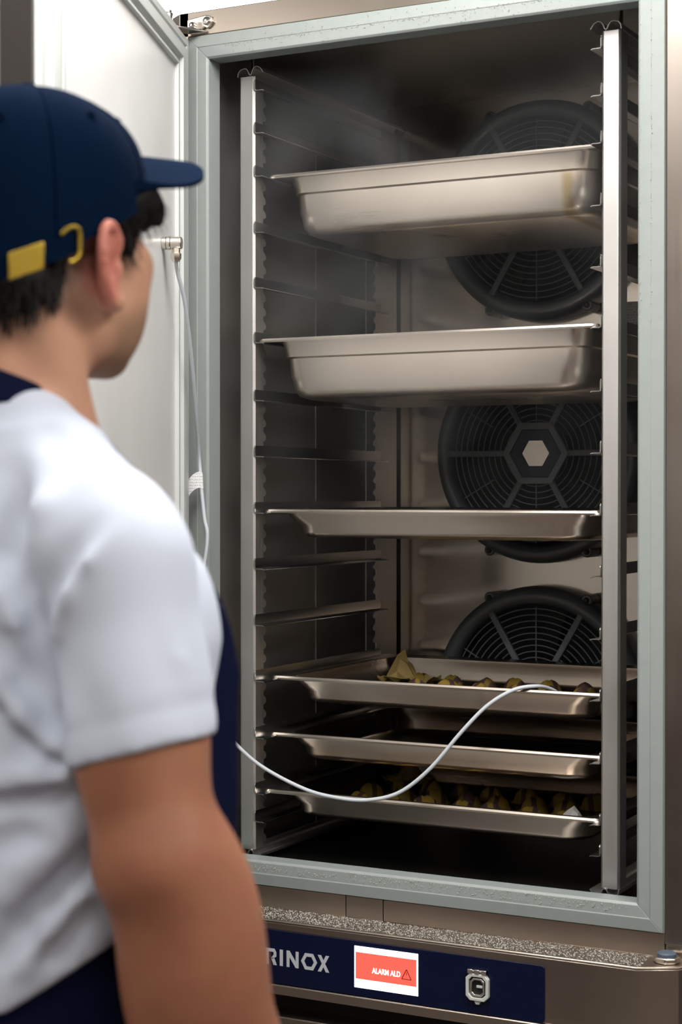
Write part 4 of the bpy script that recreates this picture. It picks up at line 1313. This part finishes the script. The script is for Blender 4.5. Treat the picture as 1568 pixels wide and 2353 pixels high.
# hair: a dark cap of hair below the hat plus single strands
hbox, hsl = body_box((-0.12, -0.15, 1.54), (0.12, 0.14, 1.76))
hf = Field(*hbox, bf.h)
hf.rot = hrot
hf.D = bf.D[hsl] - 0.0075
hf.ell((0.052, 0.050, 1.700), (0.026, 0.034, 0.032), 0.02)
hf.ell((-0.052, 0.050, 1.700), (0.026, 0.034, 0.032), 0.02)
sl, P = hf.sub(hbox[0], hbox[1])
Q = hunrot(np.stack(np.broadcast_arrays(*P), -1))
qx, qy, qz = Q[..., 0], Q[..., 1], Q[..., 2]
line = np.interp(qy, [-0.12, -0.075, -0.05, -0.036, -0.022, 0.010, 0.018, 0.034, 0.046, 0.055, 0.075, 0.12], [1.583, 1.590, 1.606, 1.632, 1.668, 1.668, 1.648, 1.646, 1.676, 1.674, 1.676, 1.690])
wob = 0.003 * np.sin(qx * 300 + qy * 180)
hf.D = np.maximum(hf.D, (line + wob - qz) * 0.8)
hf.D = np.maximum(hf.D, (qz - (rim_z(qy) + np.where(qy < 0.01, -0.006, 0.014))) * 0.8)
hf.D = np.maximum(hf.D, (np.abs(qx) - 0.0845) * 1.0)
V, F_ = hf.mesh(1)
hair = np_object('hair', V, F_, M['hair'], person)
V = hunrot(V)
mb = MB(); r2 = random.Random(3)
# strands are planted on the lower skirt of the hair and hang down and slightly outwards
cand = np.argwhere((V[:, 2] < rim_z(V[:, 1]) - np.where(V[:, 1] < 0.0, 0.012, 0.002))).ravel()
for _ in range(2600):
    p = Vector(V[cand[r2.randrange(len(cand))]])
    out = Vector((p.x / 0.0066, (p.y + 0.012) / 0.0101, (p.z - 1.69) / 0.0072)); out.normalize()
    ln = r2.uniform(0.010, 0.020) * (1.0 if p.y < 0.04 else 0.8)
    d = Vector((out.x * 0.25 + r2.gauss(0, .12), out.y * 0.25 + r2.gauss(0, .12) + (0.15 if p.y > 0.03 else -0.1), -1)).normalized()
    side = d.cross(out).normalized() * 0.0006
    a = p + out * 0.0004
    b_ = a + d * ln * 0.5 + out * 0.0012; c_ = a + d * ln + out * 0.0004
    mb.add([a - side, a + side, b_ - side * .8, b_ + side * .8, c_], [(0, 1, 3, 2), (2, 3, 4)])
mb.map(lambda x, y, z: tuple(hrot((x, y, z))))
st = mb.build('hair_strands', M['hair'], hair, recalc=False)
tag(st, kind='stuff')

# cap
CA, CB, CT = 0.0860, 0.1080, 1.789
def cap_pt(az, t, off=0.0):
    sx, sy = (CA + off) * math.sin(az), (CB + off) * math.cos(az) - 0.004
    e = 2 / 2.6
    rho, w = math.cos(t * math.pi / 2) ** e if t < 1 else 0.0, math.sin(t * math.pi / 2) ** e if t > 0 else 0.0
    zr = rim_z(sy)
    top = CT + off
    pk = 0.0025 * (1 - abs(math.sin(3 * az))) * math.sin(t * math.pi)          # panels pinch at the seams
    x, y = sx * rho, (sy + 0.012) * rho - 0.012
    z = zr + (top - zr) * w
    q = Vector((x, y, z)); c = Vector((0, -0.01, 1.70))
    return Vector(hrot(q - (q - c).normalized() * pk))
L = []
NA = 96
for i in range(25):
    L.append([tuple(cap_pt(2 * math.pi * k / NA, i / 24.0 * 0.995)) for k in range(NA)])
inner = [[tuple(cap_pt(2 * math.pi * k / NA, 0.0, -0.003)) for k in range(NA)]]
cap = MB().loops(inner + L, False, True).build('cap', M['cap_cloth'], person, smooth=60)
for k in range(6):
    az = 2 * math.pi * k / 6
    MB().tube([cap_pt(az, j / 20.0 * 0.98, 0.0002) for j in range(21)], 0.0008, 6).build('seam', M['cap_seam'], cap)
    c = cap_pt(az + math.pi / 6, 0.50, 0.0006)
    nrm = (c - Vector(hrot((0, -0.01, 1.70)))).normalized(); u = nrm.orthogonal().normalized(); v = nrm.cross(u)
    MB().tube([tuple(c + (u * math.cos(a) + v * math.sin(a)) * 0.0032) for a in [2 * math.pi * j / 12 for j in range(13)]], 0.0011, 6).build('eyelet', M['cap_cloth'], cap)
MB().loops([[(0.007 * r * math.cos(2 * math.pi * k / 16), -0.012 + 0.007 * r * math.sin(2 * math.pi * k / 16), CT + z) for k in range(16)] for r, z in ((1, -0.001), (0.9, 0.003), (0.4, 0.0045))]).map(lambda x, y, z: tuple(hrot((x, y, z)))).build('button', M['cap_cloth'], cap)
# brim: level, drooping to the sides
NU, NVv = 36, 10
g = []
XB = 0.0805
yedge = CB * math.sqrt(1 - (XB / CA) ** 2) * 0.97 - 0.004
for i in range(NU + 1):
    u = math.sin((-1 + 2 * i / NU) * math.pi / 2)
    x = XB * u
    yb = CB * math.sqrt(1 - (x / CA) ** 2) * 0.965 - 0.004
    yf_ = yedge + (0.190 - yedge) * max(0.0, 1 - abs(u) ** 2.7) ** 0.5
    row = []
    for j in range(NVv + 1):
        s = j / NVv
        z = 1.752 - 0.048 * abs(u) ** 1.8 + 0.008 * s
        row.append(tuple(hrot((x, yb + (max(yf_, yb) - yb) * s, z))))
    g.append(row)
V1 = [p for r in g for p in r]
V2 = [(x, y, z - 0.0040) for x, y, z in V1]
n1 = NVv + 1
fc = []
for i in range(NU):
    for j in range(NVv):
        a = i * n1 + j
        fc += [(a, a + n1, a + n1 + 1, a + 1), tuple(len(V1) + q for q in (a + 1, a + n1 + 1, a + n1, a))]
    a = i * n1 + NVv; fc.append((a, a + n1, len(V1) + a + n1, len(V1) + a))
    a = i * n1; fc.append((a + n1, a, len(V1) + a, len(V1) + a + n1))
MB().add(V1 + V2, fc).build('brim', M['cap_cloth'], cap, smooth=50)
# strap round the back with brass slide and buckle
L = []
for k in range(41):
    az = math.radians(107 + (264 - 107) * k / 40)
    L.append([tuple(cap_pt(az, 0.0, o) + Vector((0, 0, dz))) for o, dz in ((0.0004, -0.006), (0.0030, -0.006), (0.0036, 0.012), (0.0010, 0.012))])
sband = MB().loops(L).build('strap', M['cap_cloth'], cap)
def plate(az0, az1, z0, z1, off0, off1, name, mat, par, bev=0.001):
    L = []
    for k in range(7):
        az = math.radians(az0 + (az1 - az0) * k / 6)
        L.append([tuple(cap_pt(az, 0.0, o) + Vector((0, 0, dz))) for o, dz in ((off0, z0), (off1, z0), (off1, z1), (off0, z1))])
    return MB().loops(L).build(name, mat, par, bevel=bev)
plate(126.5, 142, -0.008, 0.0135, 0.0040, 0.0075, 'buckle', M['brass'], cap)
pts = []
for dz, a in ((-0.010, 115.5), (-0.011, 113), (-0.008, 110.6), (0.0, 110.2), (0.010, 110.4), (0.0155, 112.5), (0.0165, 116), (0.014, 119)):
    pts.append(cap_pt(math.radians(a), 0.0, 0.0060) + Vector((0, 0, dz)))
MB().tube(catmull(pts, 5), 0.0018, 8).build('slide', M['brass'], cap)


# ------------------------------------------------------------------ cold vapour hanging in the chamber
def mist_mat():
    m = bpy.data.materials.new('cold vapour'); m.use_nodes = True
    nt = m.node_tree; nt.nodes.clear()
    out = nt.nodes.new('ShaderNodeOutputMaterial')
    vol = nt.nodes.new('ShaderNodeVolumeScatter')
    vol.inputs['Color'].default_value = (0.93, 0.96, 1.0, 1); vol.inputs['Anisotropy'].default_value = 0.2
    tc = nt.nodes.new('ShaderNodeTexCoord'); sp = nt.nodes.new('ShaderNodeSeparateXYZ')
    nt.links.new(tc.outputs['Object'], sp.inputs[0])
    nz = nt.nodes.new('ShaderNodeTexNoise'); nz.inputs['Scale'].default_value = 4.2; nz.inputs['Detail'].default_value = 3; nz.inputs['Distortion'].default_value = 0.6
    nt.links.new(tc.outputs['Object'], nz.inputs['Vector'])
    def rng_(sock, a, b, lo=0.0, hi=1.0):
        r = nt.nodes.new('ShaderNodeMapRange'); r.interpolation_type = 'SMOOTHSTEP'
        r.inputs['From Min'].default_value = a; r.inputs['From Max'].default_value = b
        r.inputs['To Min'].default_value = lo; r.inputs['To Max'].default_value = hi
        nt.links.new(sock, r.inputs['Value']); return r.outputs['Result']
    def mul(a, b):
        n = nt.nodes.new('ShaderNodeMath'); n.operation = 'MULTIPLY'
        for i, q in enumerate((a, b)):
            if isinstance(q, float): n.inputs[i].default_value = q
            else: nt.links.new(q, n.inputs[i])
        return n.outputs[0]
    d = mul(rng_(nz.outputs['Fac'], 0.42, 0.64, 0.04, 1.0), rng_(sp.outputs['Z'], 1.15, 1.95))
    d = mul(d, rng_(sp.outputs['X'], 0.55, 0.0, 0.20, 1.0))
    d = mul(d, MIST_DENSITY)
    nt.links.new(d, vol.inputs['Density'])
    nt.links.new(vol.outputs['Volume'], out.inputs['Volume'])
    return m


MIST_DENSITY = 2.7
mist = MB().box(IX0 + 0.002, IX1 - 0.002, 0.036, 0.60, 1.15, IZ1 - 0.002).build('cold_vapour', mist_mat(), smooth=0)
tag(mist, 'thin white cold vapour drifting in the upper left of the open chamber', 'vapour', kind='stuff')
scene.cycles.volume_step_rate = 4.0
scene.cycles.volume_max_steps = 64
